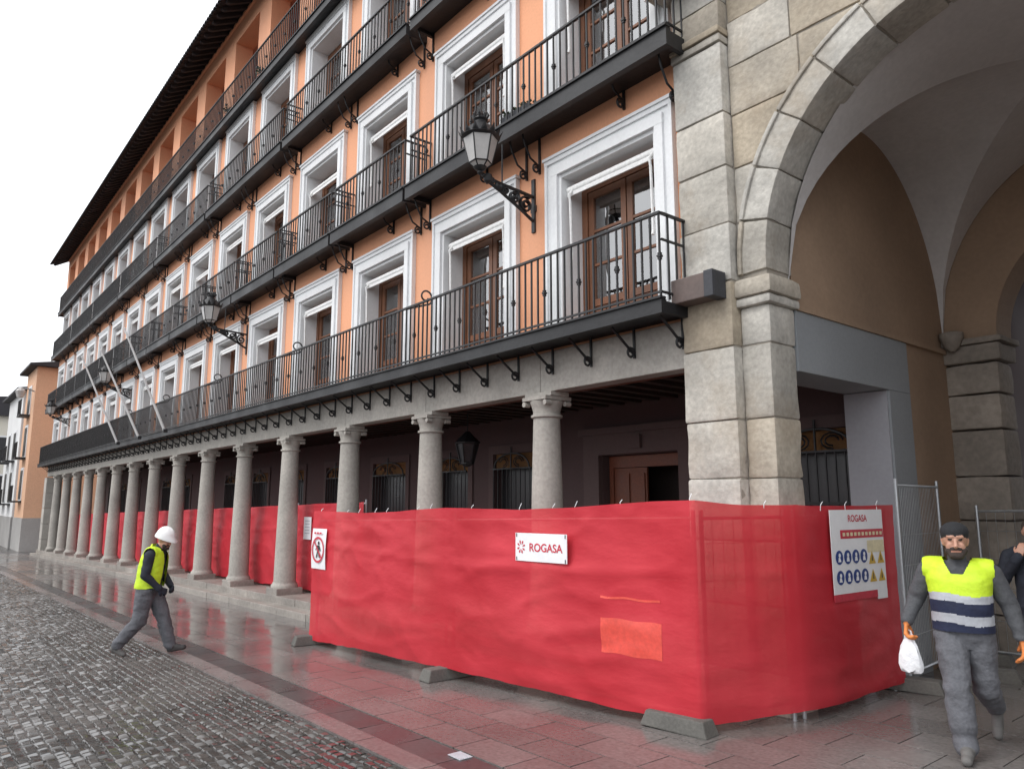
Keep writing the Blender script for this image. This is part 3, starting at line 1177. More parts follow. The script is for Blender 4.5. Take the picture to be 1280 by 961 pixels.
# mortar core behind the face stones
core = MB()
n_ = 40
inner = [(AX + (AR + .02) * math.cos(math.pi - math.pi * k / n_), AZ + (AR + .02) * math.sin(math.pi - math.pi * k / n_)) for k in range(n_ + 1)]
for k in range(n_):
    (xa, za), (xb, zb) = inner[k], inner[k + 1]
    core.hexa([(xa, 7.018, za), (xb, 7.018, zb), (xb, 7.47, zb), (xa, 7.47, za)], [(xa, 7.018, 8.7), (xb, 7.018, 8.7), (xb, 7.47, 8.7), (xa, 7.47, 8.7)])
core.box(-5.24, AX - AR - .02, 7.022, 7.45, -.15, 8.7)
core.box(-5.265, -4.615, 6.893, 7.02, -.1, 7.2)
core.box(AX + AR + .02, 1.24, 7.04, 7.45, -.15, 8.7)
W0(core, 'mortar_core', 'mortar', arc)
# plain upper wall above the arch (out of the photograph's frame)
W0(MB().box(XR + .002, 1.5, 7.0, 7.5, 8.72, 17.0), 'upper_wall', 'orange_plaster', arc)
# passage walls: plaster left wall with an opening into the arcade
PXL, PXR = AX - AR - .02, AX + AR + .02
YB = 11.6
m_ = MB()
m_.box(PXL - .40, PXL, 7.51, YB, 4.12, 7.4)
m_.box(PXL - .40, PXL, 10.27, YB + .9, -.3, 4.12)
W0(m_, 'passage_wall', 'ochre_wall', arc)
m_ = MB()
m_.box(PXL - .55, PXL + .03, 9.66, 10.265, -.3, 3.415)
m_.box(PXL - .55, PXL + .03, 7.51, 10.265, 3.42, 4.10)
W0(m_, 'portal_surround', 'blue_grey', arc)
W0(MB().box(PXL - .56, PXL + .0, 9.640, 9.658, -.3, 3.41), 'portal_reveal', 'reveal_grey', arc)
W0(MB().box(PXL - .0, PXL + .05, 7.52, YB - .01, 4.103, 4.17), 'string_course', 'ochre_wall', arc)
m_ = MB()
m_.box(PXR, PXR + .4, 7.51, YB + .9, -.3, 7.4)
W0(m_, 'passage_wall', 'ochre_wall', arc)
# groin vault (four webs meeting in straight groins)
SPZ, VH = 4.34, 2.55
v = MB()
N = 48
for j in range(N + 1):
    for i in range(N + 1):
        u_, w_ = -1 + 2 * i / N, -1 + 2 * j / N
        t = min(abs(u_), abs(w_))
        v.v.append((AX + u_ * (AR + .02), (7.43 + YB) / 2 + w_ * (YB - 7.43) / 2, SPZ + VH * math.sqrt(max(0, 1 - t * t))))
# steep edges: use a cosine-like spacing along each web for a clean springing line
for j in range(N):
    for i in range(N):
        a, b, c, d = j * (N + 1) + i, j * (N + 1) + i + 1, (j + 1) * (N + 1) + i + 1, (j + 1) * (N + 1) + i
        if (i < N / 2) == (j < N / 2):
            v.f += [(a, c, b), (a, d, c)]
        else:
            v.f += [(a, d, b), (b, d, c)]
vo = W0(v, 'vault', 'vault_white', arc)
W0(MB().box(PXL - .4, PXR + .4, 7.5, 12.5, 7.45, 7.6), 'vault_back', 'mortar', arc)
# inner pilasters and the ochre transverse arch
IX = PXL + .66
for sgn in (-1, 1):
    xw = PXL if sgn < 0 else PXR
    xi = IX if sgn < 0 else 2 * AX - IX
    lo, hi = sorted((xw + (-.02 if sgn < 0 else .02), xi))
    zj = [-.3, .5, 1.15, 1.75, 2.35, 3.0, 3.50, 3.94]
    for a, b in zip(zj[:-1], zj[1:]):
        j = rs.uniform(-.012, .012)
        stone(MB().box(lo, hi + j, YB, YB + .6, a + .008, b - .008), 'stone_inner', .04)
    stone(MB().box(lo, hi + .06, YB - .05, YB + .64, 3.95, 4.20), 'stone_inner', .04)
    stone(MB().box(lo, hi + .10, YB - .09, YB + .66, 4.205, 4.29), 'stone_inner', .02)
RI = (2 * AX - IX - IX) / 2 - .02
ZI = 4.30
ta = MB()
n_ = 32
for k in range(n_):
    a0, a1 = math.pi - math.pi * k / n_, math.pi - math.pi * (k + 1) / n_
    p0, p1 = (AX + RI * math.cos(a0), ZI + RI * math.sin(a0)), (AX + RI * math.cos(a1), ZI + RI * math.sin(a1))
    ta.hexa([(p0[0], YB + .02, p0[1]), (p1[0], YB + .02, p1[1]), (p1[0], YB + .6, p1[1]), (p0[0], YB + .6, p0[1])],
            [(p0[0], YB + .02, 7.44), (p1[0], YB + .02, 7.44), (p1[0], YB + .6, 7.44), (p0[0], YB + .6, 7.44)])
ta.box(PXL, AX - RI, YB + .02, YB + .6, ZI, 7.44)
ta.box(AX + RI, PXR, YB + .02, YB + .6, ZI, 7.44)
W0(ta, 'transverse_arch', 'ochre_wall', arc)
# corbel at the springing of the groin
m_ = MB().lathe([(.03, 0), (.09, .05), (.13, .14), (.16, .2), (.16, .26), (.10, .28)], 12, (PXL + .16, YB - .14, 4.12))
W0(m_, 'corbel', 'stone_inner', arc, smooth=True)
# passage beyond
W0(MB().box(PXL - .4, PXL - .02, YB + .92, 17, -.3, 7.4), 'passage_wall', 'arcade_wall', arc)
W0(MB().box(PXR + .02, PXR + .4, YB + .92, 17, -.3, 7.4), 'passage_wall', 'arcade_wall', arc)
W0(MB().box(PXL - .4, PXR + .4, YB + .6, 17, 6.4, 6.6), 'passage_ceiling', 'arcade_wall', arc)

# electrical box on the pier
eb = empty('junction_box', (-5.0, 6.75, 4.24), 'brown metal junction box fixed to stone pier beside balcony end', 'junction box')
W0(MB().box(-5.24, -4.78, 6.62, 6.855, 4.22, 4.50), 'cover', 'box_brown', eb, bevel=.012)
W0(MB().box(-4.778, -4.66, 6.60, 6.85, 4.21, 4.51), 'end_plate', 'box_dark', eb, bevel=.01)

# ------------------------------------------------------------------ wall lanterns
lt = []


def lantern(x, label):
    r = empty('wall_lantern', (x, 7.0, 6.2), label, 'street lamp', 'iron lanterns on the orange facade')
    return r


def lantern_parts():
    P = []
    m_ = MB()
    m_.box(-.035, .035, -.03, .0, -.22, .62)
    m_.box(-.06, .06, -.025, -.002, .10, .20)
    P.append(('wall_plate', 'black_iron', m_))
    m_ = MB()
    top = [(0, -.03, .34), (0, -.35, .36), (0, -.70, .38), (0, -.98, .42)]
    bot = [(0, -.03, -.04), (0, -.30, .10), (0, -.65, .26), (0, -.94, .38)]
    m_.tube(top, .026, 6)
    m_.tube(bot, .024, 6)
    for (y_, z_, r_, f) in ((-.17, .18, .135, 1), (-.40, .25, .10, -1), (-.57, .30, .075, 1), (-.70, .33, .055, -1), (-.81, .37, .04, 1)):
        for dx in (-.02, .02):
            scroll(m_, (dx, y_, z_), r_, r_ * .2, 1.7, 'yz', .017, 1.0, 18, f)
    m_.lathe([(.02, -.08), (.055, -.05), (.07, 0), (.055, .05), (.02, .07)], 10, (0, -.88, .40))
    m_.tube([(0, -.62, .36), (0, -.62, 1.0)], .012, 5)
    P.append(('arm', 'black_iron', m_))
    c = (0, -1.02, .50)
    m_ = MB().lathe([(.015, -.10), (.045, -.06), (.03, -.02), (.07, 0), (.09, .03), (.10, .05)], 12, c)
    P.append(('cup', 'black_iron', m_))
    n = 6
    for k in range(n):
        a0, a1 = 2 * math.pi * (k + .04) / n, 2 * math.pi * (k + .96) / n
        prof = [(.10, .05), (.165, .12), (.255, .58)]
        m_ = MB()
        vs = []
        for rr, zz in prof:
            for a in (a0, a1):
                vs.append((c[0] + rr * math.cos(a), c[1] + rr * math.sin(a), c[2] + zz))
            for a in (a0, a1):
                vs.append((c[0] + (rr - .008) * math.cos(a), c[1] + (rr - .008) * math.sin(a), c[2] + zz))
        m_.add(vs, [(0, 1, 5, 4), (4, 5, 9, 8), (2, 6, 7, 3), (6, 10, 11, 7)])
        P.append(('glass', 'lamp_glass', m_))
    m_ = MB()
    for k in range(n):
        a = 2 * math.pi * k / n
        m_.tube([(c[0] + rr * math.cos(a), c[1] + rr * math.sin(a), c[2] + zz) for rr, zz in ((.10, .05), (.167, .12), (.257, .58))], .012, 5)
    for rr, zz in ((.167, .12), (.26, .58)):
        m_.tube([(c[0] + rr * math.cos(2 * math.pi * k / n), c[1] + rr * math.sin(2 * math.pi * k / n), c[2] + zz) for k in range(n + 1)], .013, 5)
    P.append(('cage', 'black_iron', m_))
    m_ = MB().lathe([(.27, .58), (.29, .60), (.27, .64), (.235, .68), (.20, .76), (.15, .82), (.10, .86), (.085, .92), (.11, .95), (.10, .98), (.05, 1.0)], 18, c)
    P.append(('cap', 'black_iron', m_))
    m_ = MB()
    for k in range(14):                      # leaf cresting round the cap
        a = 2 * math.pi * k / 14
        ca, sa = math.cos(a), math.sin(a)
        wv = .055
        b0 = (c[0] + .275 * ca - wv * sa, c[1] + .275 * sa + wv * ca, c[2] + .60)
        b1_ = (c[0] + .275 * ca + wv * sa, c[1] + .275 * sa - wv * ca, c[2] + .60)
        md = (c[0] + .31 * ca, c[1] + .31 * sa, c[2] + .66)
        tp = (c[0] + .335 * ca, c[1] + .335 * sa, c[2] + .745)
        inn = (c[0] + .25 * ca, c[1] + .25 * sa, c[2] + .62)
        m_.add([b0, b1_, md, tp, inn], [(0, 1, 2), (0, 2, 3), (1, 3, 2), (0, 3, 4), (1, 4, 3), (0, 4, 1)])
    for k in range(8):
        a = 2 * math.pi * k / 8
        ca, sa = math.cos(a), math.sin(a)
        m_.tube([(c[0] + .08 * ca, c[1] + .08 * sa, c[2] + .96), (c[0] + .115 * ca, c[1] + .115 * sa, c[2] + 1.03), (c[0] + .095 * ca, c[1] + .095 * sa, c[2] + 1.10)], [.03, .022, .006], 5)
    m_.tube([(c[0], c[1], c[2] + .98), (c[0], c[1], c[2] + 1.06), (c[0], c[1], c[2] + 1.14)], [.05, .045, .006], 6)
    P.append(('crown', 'black_iron', m_))
    return P


def lan_scale(n, m_):
    if n not in ('wall_plate', 'arm'):
        k, c = (.98, .98, .80), (0, -1.02, .42)
        m_.v = [tuple(c[i] + (p[i] - c[i]) * k[i] for i in range(3)) for p in m_.v]
    return m_


LP = [(n, lan_scale(n, m_).mesh(n, mt, smooth=(n in ('cap', 'cup')))) for n, mt, m_ in lantern_parts()]
for x, lab in ((-8.05, 'large frosted glass iron lantern on scroll arm beside window next to stone archway'),
               (-20.09, 'iron scroll arm lantern between the archway lantern and the first white flagpole'),
               (-33.2, 'iron lantern on the orange facade beside the white flagpoles'),
               (-47.2, 'small iron lantern at the far corner of the orange building')):
    r = lantern(x, lab)
    for n, me in LP:
        place(me, n, r, (x, 7.0, 6.2))
# hanging lantern under the arcade
hl = empty('hanging_lantern', (-11.8, 8.5, 2.75), 'dark iron lantern hanging under the arcade ceiling between columns', 'lantern')
W0(MB().tube([(-11.8, 8.5, 3.35), (-11.8, 8.5, 3.72)], .012, 5), 'chain', 'black_iron', hl)
W0(MB().lathe([(.24, 3.12), (.26, 3.15), (.12, 3.28), (.05, 3.36)], 8, (-11.8, 8.5, 0)), 'cap', 'black_iron', hl)
m_ = MB()
for k in range(6):
    a = k * math.pi / 3
    m_.tube([(-11.8 + .13 * math.cos(a), 8.5 + .13 * math.sin(a), 2.75), (-11.8 + .22 * math.cos(a), 8.5 + .22 * math.sin(a), 3.12)], .016, 5)
m_.lathe([(.04, 2.68), (.14, 2.73), (.14, 2.76)], 8, (-11.8, 8.5, 0))
W0(m_, 'cage', 'black_iron', hl)
W0(MB().lathe([(.12, 2.765), (.205, 3.115)], 6, (-11.8, 8.5, 0)), 'glass', 'window_dark', hl)

# flagpoles
for (bx, tx) in ((-30.58, 4.70), (-27.39, 4.74), (-24.22, 4.77)):
    tz = {-30.58: 7.2, -27.39: 6.95, -24.22: 7.1}[bx]
    lab = {-30.58: 'bare white flagpole farthest from the archway, leaning out from the long balcony', -27.39: 'middle one of three bare white flagpoles leaning from the long balcony',
           -24.22: 'bare white flagpole nearest the archway of three leaning from the long balcony'}[bx]
    fp = empty('flagpole', (bx, 6.1, 4.15), lab, 'flagpole', 'white flagpoles on the balcony')
    b0, t0 = Vector((bx, 6.10, 4.12)), Vector((bx, tx, tz))
    W0(MB().tube([b0, b0.lerp(t0, .5), t0], [.04, .035, .026], 8), 'pole', 'flag_white', fp, smooth=True)
    W0(MB().lathe([(.02, 0), (.04, .03), (.02, .06)], 8, tuple(t0)), 'finial', 'flag_white', fp)
    W0(MB().box(bx - .06, bx + .06, 6.04, 6.16, 4.095, 4.2), 'socket', 'black_iron', fp)

# planter and flower pots on balconies


def leaves(m_, c, rx, ry, rz, n, rnd, s=.07):
    for _ in range(n):
        p = Vector((c[0] + rnd.uniform(-rx, rx), c[1] + rnd.uniform(-ry, ry), c[2] + rnd.uniform(0, rz)))
        d = Vector((rnd.gauss(0, 1), rnd.gauss(0, 1), rnd.uniform(.1, 1.4))).normalized()
        e = d.orthogonal().normalized() * s * .35
        m_.add([p, p + d * s * .5 + e, p + d * s, p + d * s * .5 - e], [(0, 1, 2, 3)])


pr = random.Random(5)
pl = empty('balcony_planter', (-8.02, 6.66, F2 + .05), 'long dark planter with scrubby plants on balcony above the large lantern', 'planter')
W0(MB().hexa([(-8.30, 6.60, F2 + .042), (-7.74, 6.60, F2 + .042), (-7.74, 6.76, F2 + .042), (-8.30, 6.76, F2 + .042)],
             [(-8.34, 6.58, F2 + .24), (-7.70, 6.58, F2 + .24), (-7.70, 6.78, F2 + .24), (-8.34, 6.78, F2 + .24)]), 'trough', 'box_dark', pl)
m_ = MB()
leaves(m_, (-8.02, 6.68, F2 + .22), .28, .08, .10, 90, pr)
W0(m_, 'foliage', 'leaf', pl)
for (px_, lab) in ((-19.6, 'terracotta flower pot on the top gallery floor near the roof'), (-22.4, 'second terracotta flower pot along the top gallery railing')):
    fp = empty('flower_pot', (px_, 6.84, F4 + .01), lab, 'flower pot', 'pots on the top gallery')
    W0(MB().lathe([(.09, F4 + .002), (.13, F4 + .20), (.15, F4 + .20), (.15, F4 + .25), (.12, F4 + .25)], 12, (px_, 6.84, 0)), 'pot', 'terracotta', fp)
    m_ = MB()
    leaves(m_, (px_, 6.84, F4 + .24), .13, .12, .22, 80, pr, .09)
    W0(m_, 'plant', 'leaf', fp)

# ------------------------------------------------------------------ red tarpaulin fences
P0, P1, P2, PM, P3 = (-4.49, 5.90), (-8.08, 5.51), (-11.71, 5.37), (-4.10, 7.01), (-4.03, 8.96)


TREES = []


def tarp(name, pts, tops, bots, label, group, seed=0, amp=.026, fringe=.02):
    """hanging sheet along a polyline; pts in plan, tops/bots z per point"""
    segs = [(Vector((*pts[i], 0)), Vector((*pts[i + 1], 0))) for i in range(len(pts) - 1)]
    lens = [(b - a).length for a, b in segs]
    tot = sum(lens)
    nx_ = int(tot / .045)
    nz_ = 44
    m_ = MB()
    acc = [0]
    for l in lens:
        acc.append(acc[-1] + l)
    for i in range(nx_ + 1):
        s = tot * i / nx_
        k = 0
        while k < len(lens) - 1 and s > acc[k + 1]:
            k += 1
        t = min(1, (s - acc[k]) / lens[k])
        a, b = segs[k]
        p = a.lerp(b, t)
        d = (b - a).normalized()
        nrm = Vector((d.y, -d.x, 0))
        R_b = .12                                   # round the sheet over the posts
        for kk in (k, k + 1):
            if 0 < kk < len(acc) - 1:
                ds = s - acc[kk]
                if abs(ds) < R_b:
                    oa, ob = segs[kk - 1], segs[kk]
                    da, db = (oa[1] - oa[0]).normalized(), (ob[1] - ob[0]).normalized()
                    f_ = .5 + .5 * ds / R_b
                    dm = (da * (1 - f_) + db * f_).normalized()
                    nrm = Vector((dm.y, -dm.x, 0))
        zt = tops[k] + (tops[k + 1] - tops[k]) * t
        zb = bots[k] + (bots[k + 1] - bots[k]) * t
        zt += .014 * math.sin(s * 1.9 + seed) - .02 * math.sin(math.pi * t) + .008 * noise.noise((s * 2.5, seed, 3))
        zb += fringe * noise.noise((s * 1.6, seed, 7.7)) + .010 * noise.noise((s * 6, seed, 1.7))
        edge = min(s, tot - s, *[abs(s - q) for q in acc])
        for j in range(nz_ + 1):
            v_ = j / nz_
            z = zb + (zt - zb) * v_
            e = 0
            e += amp * noise.noise((s * .55, z * .9, seed + 1)) * 1.5
            e += amp * .75 * noise.noise((s * .8 + z * 1.2, z * 2.2 - s * .2, seed + 5))           # slanting drag folds
            e += amp * .40 * (1 - abs(noise.noise((s * .9 + 1.4 * z, z * 2.8 - s * .5, seed + 9))) * 2.4)
            e += .014 * math.exp(-((z - 1.28 - .05 * math.sin(s * .9 + seed)) / .05) ** 2)             # a sagging crease
            e += .016 * noise.noise((s * 2.4 + seed, z * 6.5 + s * 1.2, seed + 2)) * math.exp(-edge / .8)      # pulls at the posts
            rg = 1 - abs(noise.noise((s * .7 - z * .5, z * 2.1 + s * .22, seed + 13)))                       # sharp long creases
            e += .036 * max(0, rg - .86) * 2.2
            rg = 1 - abs(noise.noise((s * 1.5 + z * 1.6, z * 1.2 - s * .8, seed + 17)))
            e += .028 * max(0, rg - .88) * 2.2
            belly = .05 * math.sin(math.pi * min(1, v_ * 1.05))
            q = p + nrm * (e * min(1, .25 + edge * 1.6) + belly * min(1, edge * .8) + .03)
            m_.v.append((q.x, q.y, z))
    for i in range(nx_):
        for j in range(nz_):
            a = i * (nz_ + 1) + j
            m_.f.append((a, a + nz_ + 1, a + nz_ + 2, a + 1))
    m_top = [m_.v[i * (nz_ + 1) + nz_] for i in range(nx_ + 1)]
    from mathutils.bvhtree import BVHTree
    TREES.append(BVHTree.FromPolygons([Vector(q) for q in m_.v], m_.f))
    o = W0(m_, name, 'red_tarp', None, smooth=True)
    if len(pts) == 5:
        rt = random.Random(31)
        cols = nx_ + 1
        i = 6
        top_i = lambda i: Vector(m_top[i])
        while i < cols - 4:
            p = top_i(i)
            q = p + Vector((rt.uniform(-.02, .02), .01, 0))
            W0(MB().tube([p + Vector((0, .012, -.05)), q + Vector((0, .0, .012)), q + Vector((.006, .03, .055 + rt.uniform(-.02, .02)))], .0045, 4), 'tie', 'paper_white', o)
            i += rt.choice((7, 11, 14, 18))
    return tag(o, label, 'tarpaulin', group)


def hug(c, d, n, hw, z0, z1):
    """how far in front of the plan point c a flat sign must sit to rest on the sheet"""
    d = Vector((d[0], d[1], 0)).normalized()
    n = Vector((n[0], n[1], 0)).normalized()
    best = -1
    for u_ in (-1, -.5, 0, .5, 1):
        for k in range(5):
            p = Vector((c.x, c.y, z0 + (z1 - z0) * k / 4)) + d * (u_ * hw)
            for t_ in TREES:
                hit = t_.ray_cast(p + n * .6, -n, 1.2)
                if hit[0] is not None:
                    best = max(best, (hit[0] - p).dot(n))
    return n * (best + .004)


G_T = 'red tarpaulins on the site fence'
tarp('red_tarpaulin', [P2, P1, P0, PM, P3], [1.845, 1.915, 2.01, 1.99, 1.96], [gz(-11.7) + .085, gz(-8) + .12, gz(-4.5) + .08, gz(-4.1) + .09, gz(-4) + .10],
     'long red tarpaulin with white company sign, wrapped round the stone pier corner', G_T, 1.3)
fb = lambda x: gz(x) + .292
BX = [-14.1, -17.7, -21.2, -24.7, -28.2, -31.7, -35.2, -38.7, -42.2, -45.7]
tarp('red_tarpaulin', [(x, 7.55) for x in BX[::-1]], [fb(x) + 2.02 for x in BX[::-1]], [fb(x) + .05 for x in BX[::-1]],
     'red tarpaulin hung behind the row of stone columns', G_T, 8.2)


def fence_panel(a, b, zf, label, group, h=2.0, off=.0, hgt=None, posts_up=.06, nbars=None):
    """welded mesh site panel: two posts, two rails, vertical wires"""
    A, B = Vector((*a, zf(a[0]))), Vector((*b, zf(b[0])))
    f = empty('site_fence_panel', ((A.x + B.x) / 2, (A.y + B.y) / 2, (A.z + B.z) / 2), label, 'fence', group)
    d = (B - A).normalized()
    A2, B2 = A + d * .05, B - d * .05
    for p in (A2, B2):
        W0(MB().tube([p + Vector((0, 0, .0)), p + Vector((0, 0, h + posts_up))], .022, 8), 'post', 'galvanized', f, smooth=True)
    for zz in (.16, h - .02):
        W0(MB().tube([A2 + Vector((0, 0, zz)), B2 + Vector((0, 0, zz))], .018, 6), 'rail', 'galvanized', f)
    m_ = MB()
    Lw = (B2 - A2).length
    nb_ = nbars or int(Lw / .11)
    for k in range(1, nb_):
        p = A2.lerp(B2, k / nb_)
        m_.tube([p + Vector((0, 0, .16)), p + Vector((0, 0, h - .02))], .0038, 4, False)
    for zz in (.55, .95, 1.35, 1.7):
        m_.tube([A2 + Vector((0, 0, zz)), B2 + Vector((0, 0, zz))], .004, 4, False)
    o_ = W0(m_, 'wire_mesh', 'galvanized', f)
    return f


G_F = 'site fence panels'


def back(p, q, off=.07):                      # shift a panel behind its tarpaulin
    d = (Vector((*q, 0)) - Vector((*p, 0))).normalized()
    n = Vector((-d.y, d.x, 0))
    return n * off


n1 = back(P1, P0)
fence_panel((P1[0] + n1.x + .03, P1[1] + n1.y), (P0[0] + n1.x, P0[1] + n1.y), gz, 'site fence panel behind red tarpaulin next to the stone pier', G_F, 1.96)
n2 = back(P2, P1)
fence_panel((P2[0] + n2.x, P2[1] + n2.y), (P1[0] + n2.x - .03, P1[1] + n2.y), gz, 'site fence panel behind red tarpaulin at the end with the pedestrian ban sign', G_F, 1.96)
fence_panel((PM[0] - .06, PM[1] + .03), (P3[0] - .06, P3[1]), gz, 'site fence panel behind red tarpaulin with safety poster', G_F, 1.96)
fence_panel((P0[0] - .03, P0[1] + .08), (PM[0] - .06, PM[1] - .02), gz, 'short site fence panel angled round the stone pier', G_F, 1.96)
ORD = ['first', 'second', 'third', 'fourth', 'fifth', 'sixth', 'seventh', 'eighth', 'ninth']
for k, (a, b) in enumerate(zip(BX[:-1], BX[1:])):
    fence_panel((b + .03, 7.62), (a - .03, 7.62), fb, '%s mesh fence panel from the archway end behind the tarpaulin in the column row' % ORD[k], G_F, 2.0)
fence_panel((-4.00, 9.06), (-4.13, 10.62), gz, 'bare galvanized mesh panel standing against the passage wall', G_F, 2.30, nbars=26)
fence_panel((-3.98, 11.30), (-.4, 11.05), gz, 'bare galvanized mesh panel closing the passage behind the workers', G_F, 1.98)

# concrete feet
fm = MB()
fm.hexa([(-.36, -.12, 0), (.36, -.12, 0), (.36, .12, 0), (-.36, .12, 0)], [(-.31, -.09, .14), (.31, -.09, .14), (.31, .09, .14), (-.31, .09, .14)])
foot_mesh = fm.mesh('fence_foot', 'concrete', bevel=.015)
hole_mesh = MB().tube([(0, 0, .135), (0, 0, .18)], .035, 8).mesh('socket', 'black_iron')
for (x, y, rz, lab) in ((-4.72, 5.86, .1, 'concrete fence foot under the corner of the red tarpaulin'), (-8.08, 5.55, 1.57, 'concrete fence foot under the middle of the long red tarpaulin'),
                        (-11.66, 5.42, 1.4, 'concrete fence foot at the free end of the long red tarpaulin'), (-3.98, 9.02, .2, 'concrete fence foot where tarpaulin meets the bare mesh panel'),
                        (-4.0, 11.25, .1, 'concrete fence foot beside the inner stone pilaster'), (-3.60, 10.15, .35, 'low concrete block lying behind the walking man')):
    o = place(foot_mesh, 'fence_foot', None, (x, y, gz(x) + .004))
    o.rotation_euler.z = rz
    tag(o, lab, 'fence foot', 'concrete fence feet')

# added patch low on the tarpaulin, coloured as an orange object showing through it


def on_tarp(d, n, p, u0, u1, z0, z1, off, nu=16, nz=10):
    m_ = MB()
    d = Vector((d[0], d[1], 0)).normalized()
    n = Vector((n[0], n[1], 0)).normalized()
    for i in range(nu + 1):
        for j in range(nz + 1):
            q = Vector((p[0], p[1], z0 + (z1 - z0) * j / nz + .006 * math.sin(i * .7 + z0 * 9))) + d * (u0 + (u1 - u0) * i / nu)
            hit = TREES[0].ray_cast(q + n * .6, -n, 1.2)
            q = (hit[0] if hit[0] is not None else q) + n * off
            m_.v.append(tuple(q))
    for i in range(nu):
        for j in range(nz):
            k = i * (nz + 1) + j
            m_.f.append((k, k + nz + 1, k + nz + 2, k + 1))
    return m_


dO = Vector((*P0, 0)) - Vector((*P1, 0))
ob = empty('orange_show_through', (-5.25, 5.78, gz(-5) + .4), 'orange patch added low on the red tarpaulin for an object showing through near its corner', 'show-through patch')
W0(on_tarp(dO, (dO.y, -dO.x), (-5.21, 5.82), -.36, .36, .50, .84, .003), 'panel', 'show_through_orange', ob, smooth=True)
W0(on_tarp(dO, (dO.y, -dO.x), (-5.21, 5.82), -.36, .34, 1.03, 1.052, .003, 16, 1), 'strip', 'show_through_orange', ob, smooth=True)

# ------------------------------------------------------------------ signs


def frame_on(p, d, n):
    """local axes for a sign: d along, n outwards; returns function (u, v, w) -> layout point"""
    d = Vector((*d, 0)).normalized()
    n = Vector((*n, 0)).normalized()
    p = Vector(p)
    return lambda u, v_, w_=0: tuple(p + d * u + Vector((0, 0, v_)) + n * w_)


def text_mesh(txt, size):
    cu = bpy.data.curves.new('t', 'FONT')
    cu.body = txt
    cu.size = size
    cu.align_x = 'CENTER'
    cu.align_y = 'CENTER'
    cu.extrude = 0
    cu.offset = size * .018
    o = bpy.data.objects.new('t', cu)
    COL.objects.link(o)
    dg = bpy.context.evaluated_depsgraph_get()
    me = bpy.data.meshes.new_from_object(o.evaluated_get(dg))
    vs = [tuple(v_.co) for v_ in me.vertices]
    fs = [tuple(p.vertices) for p in me.polygons]
    bpy.data.objects.remove(o)
    bpy.data.curves.remove(cu)
    bpy.data.meshes.remove(me)
    return vs, fs


def plate(F, u0, u1, v0, v1, w0, w1):
    m_ = MB()
    m_.hexa([F(u0, v0, w0), F(u1, v0, w0), F(u1, v0, w1), F(u0, v0, w1)], [F(u0, v1, w0), F(u1, v1, w0), F(u1, v1, w1), F(u0, v1, w1)])
    return m_


def curved_plate(F, u0, u1, v0, v1, bend, w0=0):
    m_ = MB()
    n_ = 12
    for k in range(n_ + 1):
        u_ = u0 + (u1 - u0) * k / n_
        for j in range(n_ + 1):
            v_ = v0 + (v1 - v0) * j / n_
            m_.v.append(F(u_, v_, w0 + bend(u_, v_)))
    for k in range(n_):
        for j in range(n_):
            a = k * (n_ + 1) + j
            m_.f.append((a, a + n_ + 1, a + n_ + 2, a + 1))
    return m_


def disc(F, u, v_, r, w_, n=20, rin=0):
    m_ = MB()
    if rin:
        vs = [F(u + r * math.cos(2 * math.pi * k / n), v_ + r * math.sin(2 * math.pi * k / n), w_) for k in range(n)]
        vs += [F(u + rin * math.cos(2 * math.pi * k / n), v_ + rin * math.sin(2 * math.pi * k / n), w_) for k in range(n)]
        m_.add(vs, [(k, (k + 1) % n, n + (k + 1) % n, n + k) for k in range(n)])
    else:
        m_.add([F(u + r * math.cos(2 * math.pi * k / n), v_ + r * math.sin(2 * math.pi * k / n), w_) for k in range(n)], [tuple(range(n))])
    return m_


dF = (Vector((*P0, 0)) - Vector((*P1, 0)))
nF = (dF.y, -dF.x)
# company sign
c0 = Vector((*P1, 0)).lerp(Vector((*P0, 0)), (8.08 - 6.36) / 3.59)
nn = Vector((nF[0], nF[1], 0)).normalized()
c0 = c0 + hug(c0, dF, nF, .385, 1.345, 1.655)
S1 = empty('company_sign', (c0.x, c0.y, 1.33), 'white rectangular company sign with red lettering on the long red tarpaulin', 'sign')
F = frame_on((c0.x, c0.y, 1.50), (dF.x, dF.y), nF)
W0(plate(F, -.385, .385, -.155, .155, 0, .008), 'board', 'paper_white', S1)
vs, fs = text_mesh('ROGASA', .125)
m_ = MB().add([F(x + .075, y - .005, .0115) for x, y, z in vs], fs)
W0(m_, 'lettering', 'print_red', S1)
m_ = MB()
for k in range(8):                                       # little radiating red emblem
    a = 2 * math.pi * k / 8 + .3
    ca, sa = math.cos(a), math.sin(a)
    m_.add([F(-.295 + .018 * ca, .0 + .022 * sa, .0115), F(-.295 + .05 * ca - .012 * sa, .05 * sa * 1.2 + .012 * ca, .0115), F(-.295 + .066 * ca, .08 * sa, .0115), F(-.295 + .05 * ca + .012 * sa, .05 * sa * 1.2 - .012 * ca, .0115)], [(0, 1, 2, 3)])
W0(m_, 'emblem', 'print_red', S1)
m_ = MB()
for u_ in (-.365, .365):
    for v_ in (-.13, .13):
        m_.add([F(u_ - .006, v_ - .02, .012), F(u_ + .006, v_ - .02, .012), F(u_ + .006, v_ + .02, .012), F(u_ - .006, v_ + .02, .012)], [(0, 1, 2, 3)])
W0(m_, 'cable_tie', 'print_black', S1)
